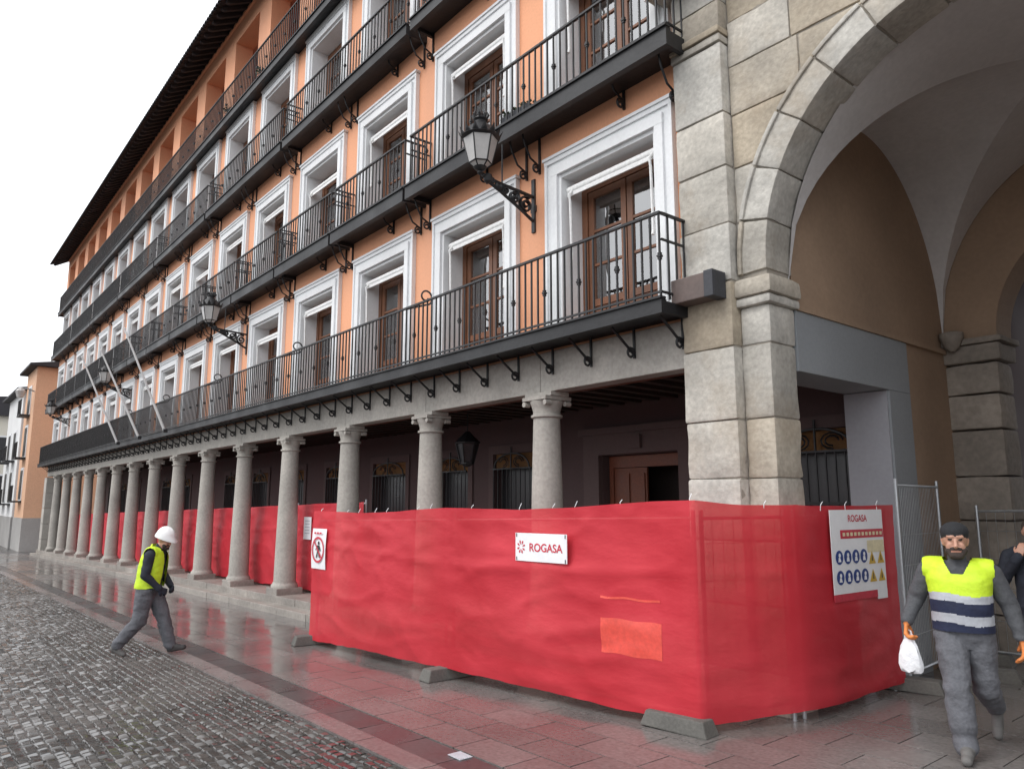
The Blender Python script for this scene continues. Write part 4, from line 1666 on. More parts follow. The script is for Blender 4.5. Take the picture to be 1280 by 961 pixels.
# pedestrian ban sign
d2 = (Vector((*P1, 0)) - Vector((*P2, 0)))
n2v = (d2.y, -d2.x)
c1 = Vector((*P2, 0)).lerp(Vector((*P1, 0)), .085)
c1 = c1 + hug(c1, d2, n2v, .24, .95, 1.58)
S2 = empty('pedestrian_ban_sign', (c1.x, c1.y, .98), 'white sheet with red ringed no pedestrians symbol at end of long red tarpaulin', 'sign')
F = frame_on((c1.x, c1.y, 1.27), (d2.x, d2.y), n2v)
bend = lambda u_, v_: .012 + .012 * math.sin((v_ + .3) * 6) + .008 * u_
W0(curved_plate(F, -.24, .24, -.32, .31, bend), 'sheet', 'paper_white', S2)
m_ = disc(F, 0, -.02, .205, .034, 28, .172)
m_.add([F(-.135, .095, .035), F(-.115, .115, .035), F(.135, -.135, .035), F(.115, -.155, .035)][::-1], [(0, 1, 2, 3)])
W0(m_, 'ban_ring', 'print_red', S2)
m_ = disc(F, .02, .085, .03, .033, 12)
for poly in ([(-.03, .05), (.05, .05), (.045, -.05), (-.025, -.05)], [(-.025, -.05), (.01, -.05), (-.03, -.15), (-.06, -.145)], [(.01, -.05), (.045, -.05), (.075, -.14), (.045, -.15)],
             [(.05, .05), (.095, -.03), (.08, -.045), (.035, .02)], [(-.03, .05), (-.08, -.02), (-.065, -.035), (-.02, .02)]):
    m_.add([F(a, b, .033) for a, b in poly], [tuple(range(len(poly)))])
W0(m_, 'figure', 'print_black', S2)
m_ = MB()
for k in range(3):
    m_.add([F(-.13 + k * .09, .225, .037), F(-.06 + k * .09, .225, .037), F(-.06 + k * .09, .255, .037), F(-.13 + k * .09, .255, .037)], [(0, 1, 2, 3)])
W0(m_, 'print_line', 'print_red', S2)
# small notice on the back run
S3 = empty('small_notice', (-16.65, 7.42, 1.25), 'small white paper notice on red tarpaulin behind the columns', 'notice')
c4 = Vector((-16.65, 7.55, 0))
c4 = c4 + hug(c4, (1, 0), (0, -1), .2, 1.15, 1.66)
F = frame_on((c4.x, c4.y, 1.42), (1, 0), (0, -1))
W0(plate(F, -.20, .20, -.27, .24, 0, .006), 'sheet', 'paper_white', S3)
m_ = MB()
for k in range(5):
    m_.add([F(-.13, .14 - k * .07, .010), F(.13, .14 - k * .07, .010), F(.13, .16 - k * .07, .010), F(-.13, .16 - k * .07, .010)], [(0, 1, 2, 3)])
W0(m_, 'print_line', 'vest_grey', S3)
# safety poster
d3 = (Vector((*P3, 0)) - Vector((*PM, 0)))
n3 = (d3.y, -d3.x)
c3 = Vector((*PM, 0)).lerp(Vector((*P3, 0)), .54)
c3 = c3 + hug(c3, d3, n3, .54, .98, 1.9)
S4 = empty('safety_poster', (c3.x, c3.y, 1.0), 'white site safety poster with blue discs and yellow warning triangles on red tarpaulin', 'poster')
F = frame_on((c3.x, c3.y, 1.46), (d3.x, d3.y), n3)
W0(plate(F, -.54, .54, -.40, .46, 0, .006), 'sheet', 'paper_white', S4)
W0(plate(F, .335, .545, -.50, -.40, 0, .0055), 'sheet_flap', 'paper_white', S4)
W0(plate(F, -.54, .33, -.475, -.402, 0, .0065), 'red_strip', 'print_red', S4)
W0(plate(F, -.36, .53, .16, .25, .0085, .009), 'red_bar', 'print_red', S4)
W0(plate(F, .17, .53, .0, .13, .0085, .009), 'cream_field', 'print_cream', S4)
vs, fs = text_mesh('ROGASA', .10)
W0(MB().add([F(x + .0, y + .365, .0105) for x, y, z in vs], fs), 'lettering', 'print_red', S4)
m_ = MB()
for k in range(11):                                     # unreadable white print on the bar
    a = -.32 + k * .077
    m_.add([F(a, .185, .012), F(a + .05, .185, .012), F(a + .05, .222, .012), F(a, .222, .012)], [(0, 1, 2, 3)])
W0(m_, 'bar_print', 'print_cream', S4)
rp = random.Random(21)
for rr in range(2):
    for cc in range(4):
        uu, vv = -.41 + cc * .165, -.03 - rr * .205
        dd = W0(disc(F, uu, vv, .073, .0105, 20), 'blue_disc', 'print_blue', S4)
        m_ = disc(F, uu + .004, vv + .022, .022, .0125, 10)
        m_.add([F(uu - .03, vv - .045, .0125), F(uu + .03, vv - .045, .0125), F(uu + .018 + rp.uniform(-.01, .01), vv + .0, .0125), F(uu - .018, vv + .0, .0125)], [(0, 1, 2, 3)])
        W0(m_, 'pictogram', 'paper_white', dd)
    for cc in range(2):
        uu, vv = .255 + cc * .185, -.06 - rr * .19
        tt = W0(MB().add([F(uu - .075, vv - .06, .0105), F(uu + .075, vv - .06, .0105), F(uu, vv + .075, .0105)], [(0, 1, 2)]), 'warning_triangle', 'print_yellow', S4)
        W0(MB().add([F(uu - .01, vv - .03, .0125), F(uu + .014, vv - .03, .0125), F(uu + .006, vv + .03, .0125), F(uu - .006, vv + .03, .0125)], [(0, 1, 2, 3)]), 'pictogram', 'print_black', tt)
# white tile in the gutter
o = W0(MB().box(-5.56, -5.38, 3.83, 3.96, gz(-5.47) - .002, gz(-5.47) + .004), 'paper_scrap', 'vest_grey')
tag(o, 'small square white paper scrap lying in the dark gutter', 'litter')

# ------------------------------------------------------------------ far buildings at the end of the square


def house(name, x0, x1, y0, y1, zt, wall, label, wins_front, wins_side, over=.5, base=True):
    zb = gz(x0)
    h = empty(name, ((x0 + x1) / 2, (y0 + y1) / 2, zb), label, 'building', 'houses beyond the orange building')
    W0(MB().box(x0, x1, y0, y1, zb - .3, zt), 'wall', wall, h)
    if base:
        W0(MB().box(x0 - .05, x1 + .05, y0 - .05, y1, zb - .3, zb + 2.2), 'base', 'grey_base', h)
    m_ = MB()
    m_.add([(x0 - over, y0 - over, zt), (x1 + over, y0 - over, zt), (x1 + over, y1, zt), (x0 - over, y1, zt),
            (x0 - over, y0 - over, zt + .16), (x1 + over, y0 - over, zt + .16), (x1 + over, y1, zt + 1.8), (x0 - over, y1, zt + 1.8)],
           [(0, 3, 2, 1), (4, 5, 6, 7), (0, 1, 5, 4), (1, 2, 6, 5), (2, 3, 7, 6), (3, 0, 4, 7)])
    W0(m_, 'roof', 'roof_tile', h)
    for (xc, zc, ww, hh) in wins_front:
        wn = W0(MB().box(xc - ww / 2 - .15, xc + ww / 2 + .15, y0 - .05, y0 + .1, zc - .1, zc + hh + .2), 'window', 'white_trim', h)
        W0(MB().box(xc - ww / 2, xc + ww / 2, y0 - .08, y0 - .02, zc, zc + hh), 'pane', 'window_dark', wn)
        m_ = MB().box(xc - ww / 2 - .35, xc + ww / 2 + .35, y0 - .62, y0 - .01, zc - .22, zc - .101)
        for k in range(9):
            bx = xc - ww / 2 - .32 + k * (ww + .64) / 8
            m_.box(bx - .02, bx + .02, y0 - .60, y0 - .56, zc - .10, zc + .9)
        m_.box(xc - ww / 2 - .35, xc + ww / 2 + .35, y0 - .61, y0 - .55, zc + .9, zc + .95)
        W0(m_, 'balcony', 'slab_dark', h)
    for (yc, zc, ww, hh) in wins_side:
        wn = W0(MB().box(x1 - .1, x1 + .05, yc - ww / 2 - .12, yc + ww / 2 + .12, zc - .1, zc + hh + .15), 'window', 'white_trim', h)
        W0(MB().box(x1 + .02, x1 + .08, yc - ww / 2, yc + ww / 2, zc, zc + hh), 'pane', 'window_dark', wn)
    return h


house('corner_house', -65.2, -60.2, 6.62, 16, 11.3, 'peach_wall', 'plain peach corner house with dark eaves beyond the orange building',
      [(-62.7, 2.2, 1.1, 2.0), (-62.7, 5.2, 1.1, 2.0), (-62.7, 8.2, 1.1, 1.8)], [])
house('white_house', -74.5, -65.4, 6.5, 16, 10.2, 'white_wall', 'narrow white house with balconies between peach and cream houses',
      [(-68, 2.0, 1.2, 2.2), (-68, 5.2, 1.2, 2.0), (-71.5, 2.0, 1.2, 2.2), (-71.5, 5.2, 1.2, 2.0)], [])
house('cream_house', -92, -80, -14, 7.5, 9.6, 'cream_wall', 'cream house with dark balconies closing the end of the square',
      [], [(yy, zz, 1.2, 2.1) for yy in (-9, -5, -1.5, 1.5, 4.2, 6.4) for zz in (2.2, 5.6)], base=True)
# lamp on the corner house
cl = empty('corner_lamp', (-60.6, 6.1, 9.4), 'grey floodlight under the eave of the peach corner house', 'lamp')
W0(MB().tube([(-60.6, 6.62, 9.6), (-60.6, 6.2, 9.75), (-60.6, 5.9, 9.7)], .05, 6), 'arm', 'galvanized', cl)
W0(MB().lathe([(.2, 9.1), (.32, 9.55), (.2, 9.7), (.06, 9.8)], 10, (-60.6, 5.8, 0)), 'head', 'lamp_glass', cl)

# ------------------------------------------------------------------ people


def fold(p, seed=None):
    low = 1.0 if p.z < .92 else .6
    a = 1 - 2 * abs(noise.noise(Vector((p.x * 4.5 + p.z * 2, p.y * 4.5 - p.z * 1.5, p.z * 9.0))))
    b = noise.noise(Vector((p.x * 9 + 4, p.y * 9, p.z * 14 + p.y * 8)))
    return low * (.010 * a + .006 * b)


class Body:
    """a figure from tapered capsules and ellipsoids in metres (forward, left, up), fused into one surface"""

    def __init__(s):
        s.p = []

    def cap(s, a, b, ra, rb, mat, flat=1.0):
        s.p.append(('c', Vector(a), Vector(b), ra, rb, mat, flat))

    def ell(s, c, r, mat, tilt=0.0):
        s.p.append(('e', Vector(c), Vector(r), tilt, 0, mat, 1))

    def loft(s, rings, mat):
        """rings: (x, y, z, rx, ry) from bottom to top"""
        s.p.append(('l', rings, None, 0, 0, mat, 1))

    def chain(s, pts, rs, mat):
        for i in range(len(pts) - 1):
            s.cap(pts[i], pts[i + 1], rs[i], rs[i + 1], mat)

    def geo(s, grow=0.0, mats=None):
        bm = bmesh.new()
        for p in s.p:
            if mats and p[5] not in mats:
                continue
            if p[0] == 'l':
                rr_ = []
                for (x_, y_, z_, a_, b_) in p[1]:
                    rr_.append([bm.verts.new((x_ + (a_ + grow) * math.copysign(abs(math.cos(t)) ** .85, math.cos(t)), y_ + (b_ + grow) * math.copysign(abs(math.sin(t)) ** .85, math.sin(t)), z_)) for t in [2 * math.pi * k / 28 for k in range(28)]])
                for i in range(len(rr_) - 1):
                    for k in range(28):
                        bm.faces.new((rr_[i][k], rr_[i][(k + 1) % 28], rr_[i + 1][(k + 1) % 28], rr_[i + 1][k]))
                bm.faces.new(rr_[0][::-1])
                bm.faces.new(rr_[-1])
            elif p[0] == 'e':
                mt = Matrix.Translation(p[1]) @ Matrix.Rotation(p[3], 4, 'Y') @ Matrix.Diagonal((p[2].x + grow, p[2].y + grow, p[2].z + grow, 1))
                bmesh.ops.create_uvsphere(bm, u_segments=20, v_segments=14, radius=1, matrix=mt)
            else:
                a, b, ra, rb = p[1], p[2], p[3] + grow, p[4] + grow
                d = b - a
                L_ = d.length
                q = Vector((0, 0, 1)).rotation_difference(d.normalized()).to_matrix().to_4x4()
                n = 16
                prof = [(ra * math.sin(t), -ra * math.cos(t)) for t in [math.pi / 2 * k / 5 for k in range(6)]] + [(rb * math.cos(t), L_ + rb * math.sin(t)) for t in [math.pi / 2 * k / 5 for k in range(6)]]
                rings = []
                mt = Matrix.Translation(a) @ q
                for r, z in prof:
                    r = max(r, .0004)
                    rings.append([bm.verts.new(mt @ Vector((r * math.cos(2 * math.pi * k / n), r * math.sin(2 * math.pi * k / n), z))) for k in range(n)])
                for i in range(len(rings) - 1):
                    for k in range(n):
                        bm.faces.new((rings[i][k], rings[i][(k + 1) % n], rings[i + 1][(k + 1) % n], rings[i + 1][k]))
                bm.faces.new(rings[0][::-1])
                bm.faces.new(rings[-1])
        me = bpy.data.meshes.new('raw')
        bm.to_mesh(me)
        bm.free()
        return me

    def fuse(s, name, voxel, grow=0.0, mats=None, smooth=6):
        me = s.geo(grow, mats)
        o = bpy.data.objects.new('raw', me)
        COL.objects.link(o)
        md = o.modifiers.new('r', 'REMESH')
        md.mode = 'VOXEL'
        md.voxel_size = voxel
        sm = o.modifiers.new('s', 'SMOOTH')
        sm.factor = .5
        sm.iterations = smooth
        dg = bpy.context.evaluated_depsgraph_get()
        out = bpy.data.meshes.new_from_object(o.evaluated_get(dg))
        out.name = name
        bpy.data.objects.remove(o)
        bpy.data.meshes.remove(me)
        return out

    def paint(s, me):
        names = []
        for p in s.p:
            if p[5] not in names:
                names.append(p[5])
        me.materials.clear()
        for n in names:
            me.materials.append(MATS[n])
        nf = len(me.polygons)
        c = np.empty(nf * 3)
        me.polygons.foreach_get('center', c)
        c = c.reshape(-1, 3)
        best = np.full(nf, 1e9)
        idx = np.zeros(nf, dtype=np.int32)
        for p in s.p:
            if p[0] == 'l':
                rg = np.array(p[1])
                zc = np.clip(c[:, 2], rg[0, 2], rg[-1, 2])
                q = [np.interp(zc, rg[:, 2], rg[:, k]) for k in (0, 1, 3, 4)]
                k = np.sqrt(((c[:, 0] - q[0]) / q[2]) ** 2 + ((c[:, 1] - q[1]) / q[3]) ** 2)
                d = np.maximum((k - 1) * np.minimum(q[2], q[3]), np.abs(c[:, 2] - zc))
            elif p[0] == 'e':
                R = np.array(Matrix.Rotation(-p[3], 3, 'Y'))
                q = (c - np.array(p[1])) @ R.T
                r = np.array(p[2])
                k = np.linalg.norm(q / r, axis=1)
                d = (k - 1) * np.min(r)
            else:
                a, b = np.array(p[1]), np.array(p[2])
                ab = b - a
                t = np.clip(((c - a) @ ab) / max(1e-9, ab @ ab), 0, 1)
                d = np.linalg.norm(c - a - t[:, None] * ab, axis=1) - (p[3] + (p[4] - p[3]) * t)
            m = d < best
            best[m] = d[m]
            idx[m] = names.index(p[5])
        me.polygons.foreach_set('material_index', idx)
        cloth = [k for k, n in enumerate(names) if n in ('trousers_grey', 'sweater_grey', 'jacket_navy', 'coat_brown')]
        nv = len(me.vertices)
        flag = np.zeros(nv, bool)
        for pl_ in me.polygons:
            pl_.use_smooth = True
            if idx[pl_.index] in cloth:
                flag[list(pl_.vertices)] = True
        nr = [v_.normal.copy() for v_ in me.vertices]
        for v_ in me.vertices:
            if flag[v_.index]:
                v_.co += nr[v_.index] * fold(v_.co, names)
        me.update()
        return me


def trim(me, keep, mat_of, mats):
    bm = bmesh.new()
    bm.from_mesh(me)
    bmesh.ops.delete(bm, geom=[f for f in bm.faces if not keep(f.calc_center_median())], context='FACES')
    loose = [v_ for v_ in bm.verts if not v_.link_faces]
    bmesh.ops.delete(bm, geom=loose, context='VERTS')
    me.materials.clear()
    for m in mats:
        me.materials.append(MATS[m])
    bnd = [v_ for v_ in bm.verts if v_.is_boundary]
    for _ in range(6):
        bmesh.ops.smooth_vert(bm, verts=bnd, factor=.5, use_axis_x=True, use_axis_y=True, use_axis_z=True)
    bm.normal_update()
    for v_ in bm.verts:
        v_.co += v_.normal * (.006 + .8 * fold(v_.co))
    for f in bm.faces:
        f.smooth = True
        f.material_index = mat_of(f.calc_center_median())
    bm.to_mesh(me)
    bm.free()
    return me


def hand(B, wrist, dirv, mat, side, curl=.5, r=.0105, inward=Vector((0, 0, 0)), scale=1.0):
    """palm with four fingers and a thumb; dirv points from wrist to knuckles"""
    d = Vector(dirv).normalized()
    inn = Vector(inward)
    inn = (inn - d * inn.dot(d))
    inn = inn.normalized() if inn.length > 1e-5 else d.orthogonal().normalized()     # towards the palm side
    across = d.cross(inn).normalized() * side                                            # towards the thumb
    wv = Vector(wrist)
    k = wv + d * .085 * scale
    for t in (-.03, -.01, .01, .03):
        B.cap(wv + across * t * .7, k + across * t * 1.0, .014 * scale, .013 * scale, mat)
    for i, (t, L_) in enumerate(((.032, .070), (.011, .082), (-.011, .076), (-.032, .058))):
        a = k + across * t * 1.05
        L_ *= scale
        d1 = (d * math.cos(curl * .7) + inn * math.sin(curl * .7))
        d2_ = (d * math.cos(curl * 1.7) + inn * math.sin(curl * 1.7))
        d3_ = (d * math.cos(curl * 2.5) + inn * math.sin(curl * 2.5))
        b = a + d1 * L_ * .45
        c = b + d2_ * L_ * .32
        e = c + d3_ * L_ * .25
        B.chain([a, b, c, e], [r * 1.08, r, r * .95, r * .85], mat)
    a = wv + d * .022 * scale + across * .030
    b = a + (d * .6 + across * .65 + inn * .3).normalized() * .042 * scale
    c = b + (d * .85 + across * .15 + inn * .5).normalized() * .034 * scale
    B.chain([a, b, c], [r * 1.25, r * 1.1, r * .9], mat)


def head(B, c, yaw=0.0, pitch=0.0, beard=None, hair='beanie', skin='skin', cap=True, k=1.0):
    n0 = len(B.p)
    P = head0(B, c, yaw, pitch, beard, hair, skin, cap)
    c = Vector(c)
    for i in range(n0, len(B.p)):
        q = B.p[i]
        if q[0] == 'e':
            B.p[i] = ('e', c + (q[1] - c) * k, q[2] * k, q[3], 0, q[5], 1)
        else:
            B.p[i] = ('c', c + (q[1] - c) * k, c + (q[2] - c) * k, q[3] * k, q[4] * k, q[5], 1)
    return P


def head0(B, c, yaw, pitch, beard, hair, skin, cap):
    """head centred at c; forward is +x rotated by yaw and nodding by pitch"""
    R = Matrix.Rotation(yaw, 3, 'Z') @ Matrix.Rotation(pitch, 3, 'Y')
    P = lambda x_, y_, z_: Vector(c) + R @ Vector((x_, y_, z_))
    B.ell(P(-.005, 0, .025), (.095, .077, .10), skin, pitch)
    B.ell(P(.02, 0, -.045), (.070, .062, .078), skin, pitch)
    B.cap(P(.072, 0, -.095), P(.070, 0, -.085), .028, .03, beard or skin)              # chin
    B.cap(P(.092, 0, .018), P(.112, 0, -.025), .010, .015, skin)                        # nose
    for s_ in (-1, 1):
        B.cap(P(.072, s_ * .034, -.018), P(.068, s_ * .04, -.03), .020, .02, skin)         # cheek
        B.cap(P(.080, s_ * .045, .042), P(.088, s_ * .015, .044), .010, .010, skin)        # brow
        B.ell(P(.083, s_ * .032, .022), (.010, .013, .007), 'beard')                     # eye
        B.cap(P(-.008, s_ * .072, -.025), P(-.014, s_ * .077, .012), .010, .013, skin)      # ear
    B.cap(P(.092, -.02, -.060), P(.092, .02, -.060), .008, .008, 'lip_skin')            # lips
    if beard:
        B.cap(P(.060, -.045, -.060), P(.070, -.02, -.10), .026, .028, beard)
        B.cap(P(.060, .045, -.060), P(.070, .02, -.10), .026, .028, beard)
        B.cap(P(.080, -.02, -.098), P(.080, .02, -.098), .028, .028, beard)
        B.cap(P(.094, -.025, -.046), P(.094, .025, -.046), .009, .009, beard)
    if cap:
        B.ell(P(-.012, 0, .070), (.106, .090, .078), hair, pitch)
        B.ell(P(-.02, 0, .045), (.104, .088, .05), hair, pitch)
    else:
        B.ell(P(-.022, 0, .050), (.095, .084, .088), hair, pitch)
    return P


def shoe(B, heel, toe, mat, lift=0):
    h, t = Vector(heel), Vector(toe)
    B.cap(h + Vector((0, 0, .015)), t, .043, .036, mat)
    B.cap(h.lerp(t, .15) + Vector((0, 0, .05)), h.lerp(t, .65) + Vector((0, 0, .02)), .045, .04, mat)


def person_empty(loc, label, heading, group=None, scale=(.96, .96, .94)):
    e = empty('person', loc, label, 'person', group)
    e.rotation_euler.z = heading
    e.scale = scale
    return e


def child(me, name, parent):
    o = bpy.data.objects.new(name, me)
    COL.objects.link(o)
    o.parent = parent
    return o


CAMX = Vector((0, 0, 0))
# --- man in the two-tone vest coming out of the passage
MS = (.98, 1.0, .925)
man_xy = (-2.70, 7.22)
head_dir = math.atan2(-man_xy[1] - .2, -man_xy[0] - .55)
B = Body()
TR, SW, SK = 'trousers_grey', 'sweater_grey', 'skin'
# legs: right one forward, left one trailing with the heel up
B.chain([(.02, -.09, .90), (.22, -.06, .51), (.27, -.03, .10)], [.112, .086, .066], TR)
B.cap((.225, -.055, .46), (.25, -.04, .22), .088, .086, TR)
B.cap((.265, -.035, .14), (.275, -.03, .085), .074, .080, TR)
shoe(B, (.25, -.02, .035), (.46, -.02, .038), 'shoe_grey')
B.chain([(-.01, .09, .90), (-.01, .11, .49), (-.36, .14, .28)], [.112, .086, .066], TR)
shoe(B, (-.45, .145, .20), (-.36, .14, .045), 'shoe_grey')
B.loft([(0, 0, .80, .10, .15), (0, 0, .88, .128, .178), (0, 0, .98, .128, .172)], TR)
B.loft([(0, 0, .985, .130, .172), (.01, 0, 1.08, .138, .172), (.012, 0, 1.22, .140, .180), (.01, 0, 1.34, .132, .195), (.005, 0, 1.43, .105, .175), (0, 0, 1.49, .075, .10)], SW)
B.cap((.0, -.15, 1.42), (.0, .15, 1.42), .075, .075, SW)
B.cap((.0, 0, 1.43), (.03, 0, 1.53), .068, .060, SW)
# arms swung out
B.chain([(0, -.205, 1.41), (-.04, -.31, 1.17), (.05, -.375, .99)], [.076, .062, .044], SW)
B.chain([(0, .205, 1.41), (-.06, .31, 1.15), (-.03, .365, .91)], [.076, .062, .044], SW)
hand(B, (.055, -.38, .975), (.1, -.10, -1), 'glove_orange', -1, .95, .0150, (0, .6, 0), 1.15)
hand(B, (-.03, .368, .895), (.05, .05, -1), 'glove_orange', 1, .45, .0150, (0, -.6, 0), 1.2)
B.cap((.03, 0, 1.52), (.045, 0, 1.58), .055, .055, SK)
hc = (.06, 0, 1.655)
head(B, hc, .10, .06, 'beard', 'beanie', k=1.10)
man = person_empty((*man_xy, gz(man_xy[0])), 'bearded man in black beanie and yellow and navy vest striding from the archway', head_dir, scale=MS)
me = B.paint(B.fuse('body', .0075, smooth=4))
child(me, 'body', man)
V = Body()
V.loft([(0, 0, .90, .150, .196), (0, 0, .98, .152, .196), (.012, 0, 1.08, .158, .195), (.016, 0, 1.22, .162, .200), (.012, 0, 1.34, .155, .215), (.005, 0, 1.44, .122, .215), (0, 0, 1.50, .085, .13)], SW)
V.cap((.0, -.19, 1.425), (.0, .19, 1.425), .088, .082, SW)


def vm(c):
    z = c.z + .012 * math.sin(c.y * 14)
    if z > 1.235:
        return 0
    if z > 1.175:
        return 2
    if z > 1.075:
        return 1
    if z > 1.0:
        return 2
    return 1


vme = V.fuse('vest', .009, .006, smooth=8)


def man_keep(c):
    if c.z < .93 or c.z > 1.53:
        return False
    if abs(c.y) > .238:
        return False
    if c.x > 0 and c.z > 1.40 - 0 and abs(c.y) < (c.z - 1.33) * .52:
        return False
    if c.x <= 0 and abs(c.y) < .075 and c.z > 1.44:
        return False
    return True


trim(vme, man_keep, vm, ['vest_yellow', 'vest_navy', 'vest_grey'])
child(vme, 'vest', man)

# plastic bag in his right hand
R_ = Matrix.Rotation(head_dir, 3, 'Z')
hp = T((*man_xy, gz(man_xy[0]))) + R_ @ Vector((.06 * MS[0], -.375 * MS[1], .865 * MS[2]))
bm_ = MB()
n_ = 20
prof = [(.006, .0), (.035, -.05), (.055, -.09), (.070, -.15), (.078, -.22), (.072, -.265), (.02, -.275)]
rb = random.Random(9)
for r_, z_ in prof:
    for k in range(n_):
        a = 2 * math.pi * k / n_
        rr = r_ * (1 + .10 * math.sin(3 * a + z_ * 20) + .05 * math.sin(7 * a))
        bm_.v.append((rr * math.cos(a) * 1.15, rr * math.sin(a) * .55, z_ + .012 * math.sin(5 * a)))
for i in range(len(prof) - 1):
    for k in range(n_):
        bm_.f.append((i * n_ + k, i * n_ + (k + 1) % n_, (i + 1) * n_ + (k + 1) % n_, (i + 1) * n_ + k))
bm_.f.append(tuple(range((len(prof) - 1) * n_, len(prof) * n_)))
bg_ = empty('plastic_bag', (0, 0, 0), 'white plastic carrier bag held by the bearded man', 'bag')
bg_.location = hp + Vector((0, 0, -.275))
bg_.rotation_euler.z = head_dir + 1.3
ORG[bg_] = bg_.location.copy()
o = bpy.data.objects.new('sack', bm_.mesh('sack', 'bag_white', scale=1.0, smooth=True))
COL.objects.link(o)
o.parent = bg_
o.location = (0, 0, .275)
hm = MB()
for s_ in (-1, 1):
    hm.tube([(s_ * .02, 0, .22), (s_ * .028, .0, .26), (s_ * .018, .0, .305), (0, 0, .315)], [.012, .008, .007, .007], 5)
o = bpy.data.objects.new('handle', hm.mesh('handle', 'bag_white', scale=1.0, smooth=True))
COL.objects.link(o)
o.parent = bg_

# --- worker with white helmet walking along the fence
wk_xy = (-12.5, 3.09)
wk_dir = math.atan2(.80, .60)
B = Body()
NV = 'jacket_navy'
B.chain([(-.01, -.09, .90), (-.06, -.10, .49), (-.33, -.10, .17)], [.122, .094, .075], TR)
shoe(B, (-.39, -.10, .10), (-.24, -.10, .035), 'shoe_grey')
B.chain([(.01, .09, .90), (.18, .10, .50), (.30, .10, .13)], [.122, .094, .075], TR)
shoe(B, (.30, .10, .045), (.49, .10, .09), 'shoe_dark')
B.loft([(-.01, 0, .80, .105, .15), (-.01, 0, .88, .135, .178), (0, 0, .98, .135, .172)], TR)
B.loft([(0, 0, .985, .136, .172), (.015, 0, 1.08, .142, .172), (.03, 0, 1.22, .145, .180), (.045, 0, 1.34, .135, .192), (.06, 0, 1.43, .105, .172), (.07, 0, 1.48, .075, .10)], NV)
B.cap((.06, -.14, 1.41), (.06, .14, 1.41), .078, .078, NV)
B.cap((.07, 0, 1.42), (.11, 0, 1.51), .068, .058, NV)
B.chain([(.06, -.205, 1.39), (.04, -.265, 1.12), (.20, -.17, .94)], [.072, .058, .042], NV)
B.chain([(.06, .205, 1.39), (.06, .265, 1.12), (.23, .15, .95)], [.072, .058, .042], NV)
hand(B, (.205, -.165, .935), (.6, .55, -.45), NV, -1, .7, .0115, (-.2, .5, -.2))
hand(B, (.235, .145, .945), (.6, -.55, -.45), NV, 1, .7, .0115, (-.2, -.5, -.2))
B.cap((.11, 0, 1.50), (.14, 0, 1.55), .055, .055, SK)
hc = (.165, 0, 1.60)
Ph = head(B, hc, -.25, .38, 'beard', 'beard', cap=False)
wk = person_empty((*wk_xy, gz(wk_xy[0])), 'worker in white helmet and yellow vest walking with lowered head on wet paving', wk_dir)
child(B.paint(B.fuse('body', .0085, smooth=4)), 'body', wk)
V = Body()
V.loft([(-.01, 0, .90, .165, .200), (0, 0, .98, .165, .200), (.015, 0, 1.08, .165, .198), (.03, 0, 1.22, .167, .200), (.045, 0, 1.34, .155, .212), (.06, 0, 1.44, .122, .20), (.07, 0, 1.49, .09, .13)], NV)
V.cap((.06, -.155, 1.415), (.06, .155, 1.415), .090, .090, NV)
V.cap((.05, 0, 1.43), (.07, 0, 1.49), .085, .080, NV)
vme = V.fuse('vest', .010, .006, smooth=5)


def wk_keep(c):
    if c.z < .93 or c.z > 1.54:
        return False
    if abs(c.y) > .212 and c.z > 1.05:
        return False
    dx = c.x - .05
    if dx > 0 and abs(c.y) < .062 + max(0, c.z - 1.40) * .3:
        return False
    if dx > -.01 and c.z > 1.45 and abs(c.y) < .10:
        return False
    return True


trim(vme, wk_keep, lambda c: 0, ['vest_yellow'])
child(vme, 'vest', wk)
# helmet: shell with brim and ridge
Rh = Matrix.Rotation(-.25, 4, 'Z') @ Matrix.Rotation(.30, 4, 'Y')
bmh = bmesh.new()
bmesh.ops.create_uvsphere(bmh, u_segments=32, v_segments=20, radius=1, matrix=Matrix.Diagonal((.140, .118, .135, 1)))
bmesh.ops.delete(bmh, geom=[f for f in bmh.faces if f.calc_center_median().z < -.012], context='FACES')
for v_ in bmh.verts:
    if v_.co.z < .004:
        a = math.atan2(v_.co.y, v_.co.x)
        front = max(0, math.cos(a))
        k = 1.07 + .34 * front ** 3
        v_.co.x *= k
        v_.co.y *= 1.07
        v_.co.z -= .012 + .010 * front
    elif abs(v_.co.y) < .02 and v_.co.z > .05:
        v_.co.z += .009
mh = bpy.data.meshes.new('helmet')
bmh.to_mesh(mh)
bmh.free()
mh.materials.append(MATS['helmet_white'])
for p in mh.polygons:
    p.use_smooth = True
o = child(mh, 'helmet', wk)
o.matrix_local = Matrix.Translation(Vector(hc) + Rh.to_3x3() @ Vector((-.005, 0, .055))) @ Rh

# --- second man at the edge, hand raised to his face
m2_xy = (-2.80, 9.55)
m2_dir = math.atan2(-9.55, 2.0)
B = Body()
B.chain([(0, -.09, .90), (.02, -.10, .48), (-.01, -.11, .08)], [.10, .07, .055], 'jacket_navy')
B.chain([(0, .09, .90), (.03, .10, .48), (.02, .11, .08)], [.10, .07, .055], 'jacket_navy')
shoe(B, (-.03, -.11, .035), (.17, -.13, .035), 'shoe_dark')
shoe(B, (0, .11, .035), (.20, .13, .035), 'shoe_dark')
B.loft([(0, 0, .80, .11, .16), (0, 0, .90, .14, .185), (0, 0, 1.08, .145, .18), (0, 0, 1.24, .15, .19), (0, 0, 1.36, .14, .2), (0, 0, 1.48, .08, .11)], NV)
B.cap((.0, -.15, 1.42), (.0, .15, 1.42), .080, .080, NV)
B.cap((.0, 0, 1.43), (.03, 0, 1.52), .068, .058, NV)
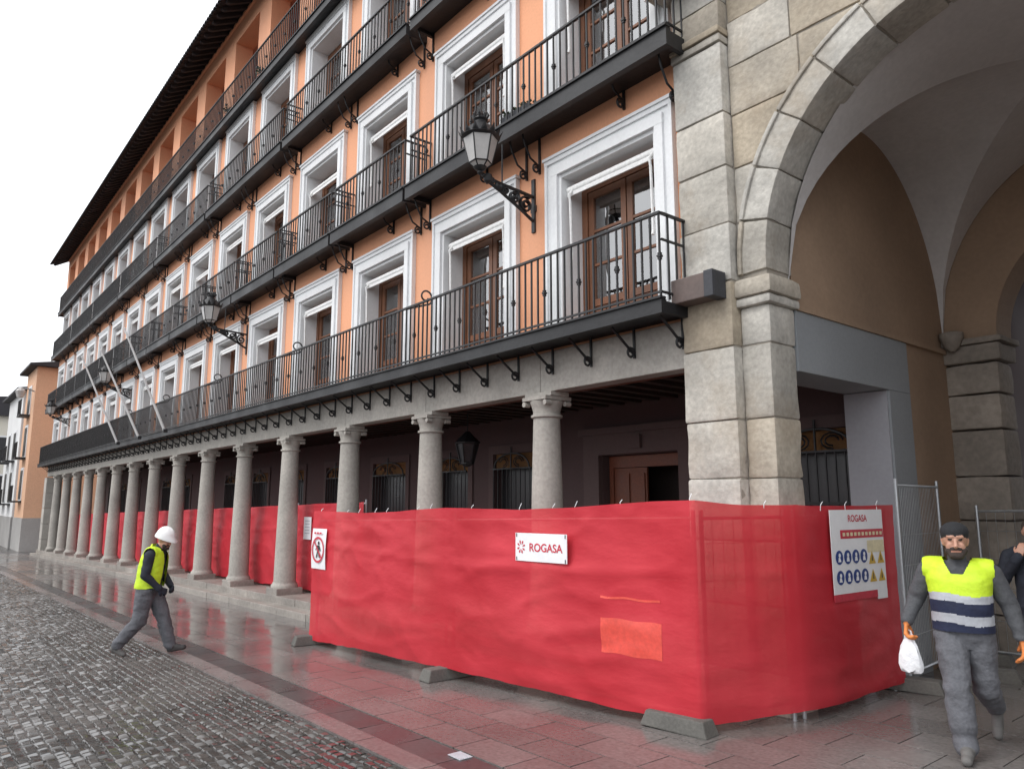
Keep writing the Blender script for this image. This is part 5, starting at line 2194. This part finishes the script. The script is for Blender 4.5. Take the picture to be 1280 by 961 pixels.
B.chain([(0, -.21, 1.40), (.06, -.29, 1.14), (.20, -.12, 1.40)], [.074, .060, .044], NV)
hand(B, (.20, -.115, 1.415), (-.2, .35, .9), SK, 1, .5, .0105, (-.8, .2, 0))
B.chain([(0, .21, 1.40), (-.03, .28, 1.13), (.05, .27, .90)], [.074, .060, .044], NV)
hand(B, (.05, .27, .885), (.1, 0, -1), SK, 1, .4, .0105, (0, -.6, 0))
B.cap((.03, 0, 1.52), (.04, 0, 1.57), .055, .055, SK)
head(B, (.055, 0, 1.645), .1, .1, None, 'beard', cap=False)
m2 = person_empty((*m2_xy, gz(m2_xy[0])), 'dark jacketed man with hand at his face standing behind in the passage', m2_dir)
child(B.paint(B.fuse('body', .0085, smooth=4)), 'body', m2)

# --- two passers-by far along the square
for (xy, dr_, mt1, mt2, lab) in (((-39.0, 3.2), 2.6, 'coat_brown', 'jacket_navy', 'distant pedestrian in brown coat near the peach corner house'),
                                 ((-40.6, 3.1), 2.9, 'jacket_navy', 'jacket_navy', 'distant pedestrian in black clothes near the peach corner house')):
    B = Body()
    B.chain([(.02, -.09, .90), (.12, -.09, .48), (.10, -.09, .08)], [.10, .07, .055], mt2)
    B.chain([(0, .09, .90), (-.05, .09, .48), (-.28, .09, .14)], [.10, .07, .055], mt2)
    shoe(B, (.08, -.09, .035), (.27, -.09, .035), 'shoe_dark')
    shoe(B, (-.33, .09, .08), (-.18, .09, .035), 'shoe_dark')
    B.ell((0, 0, .95), (.14, .18, .2), mt1)
    B.ell((0, 0, 1.22), (.14, .20, .22), mt1)
    B.cap((.0, -.14, 1.41), (.0, .14, 1.41), .08, .08, mt1)
    B.chain([(0, -.21, 1.39), (-.05, -.25, 1.13), (.08, -.24, .92)], [.07, .055, .04], mt1)
    B.chain([(0, .21, 1.39), (.05, .25, 1.13), (-.02, .24, .90)], [.07, .055, .04], mt1)
    hand(B, (.08, -.24, .90), (.1, 0, -1), SK, -1, .4, .011, (0, .6, 0))
    hand(B, (-.02, .24, .88), (.1, 0, -1), SK, 1, .4, .011, (0, -.6, 0))
    B.cap((0, 0, 1.45), (.03, 0, 1.57), .055, .055, SK)
    head(B, (.05, 0, 1.64), 0, .05, None, 'beard', cap=False)
    e = person_empty((*xy, gz(xy[0])), lab, dr_)
    child(B.paint(B.fuse('body', .014, smooth=3)), 'body', e)
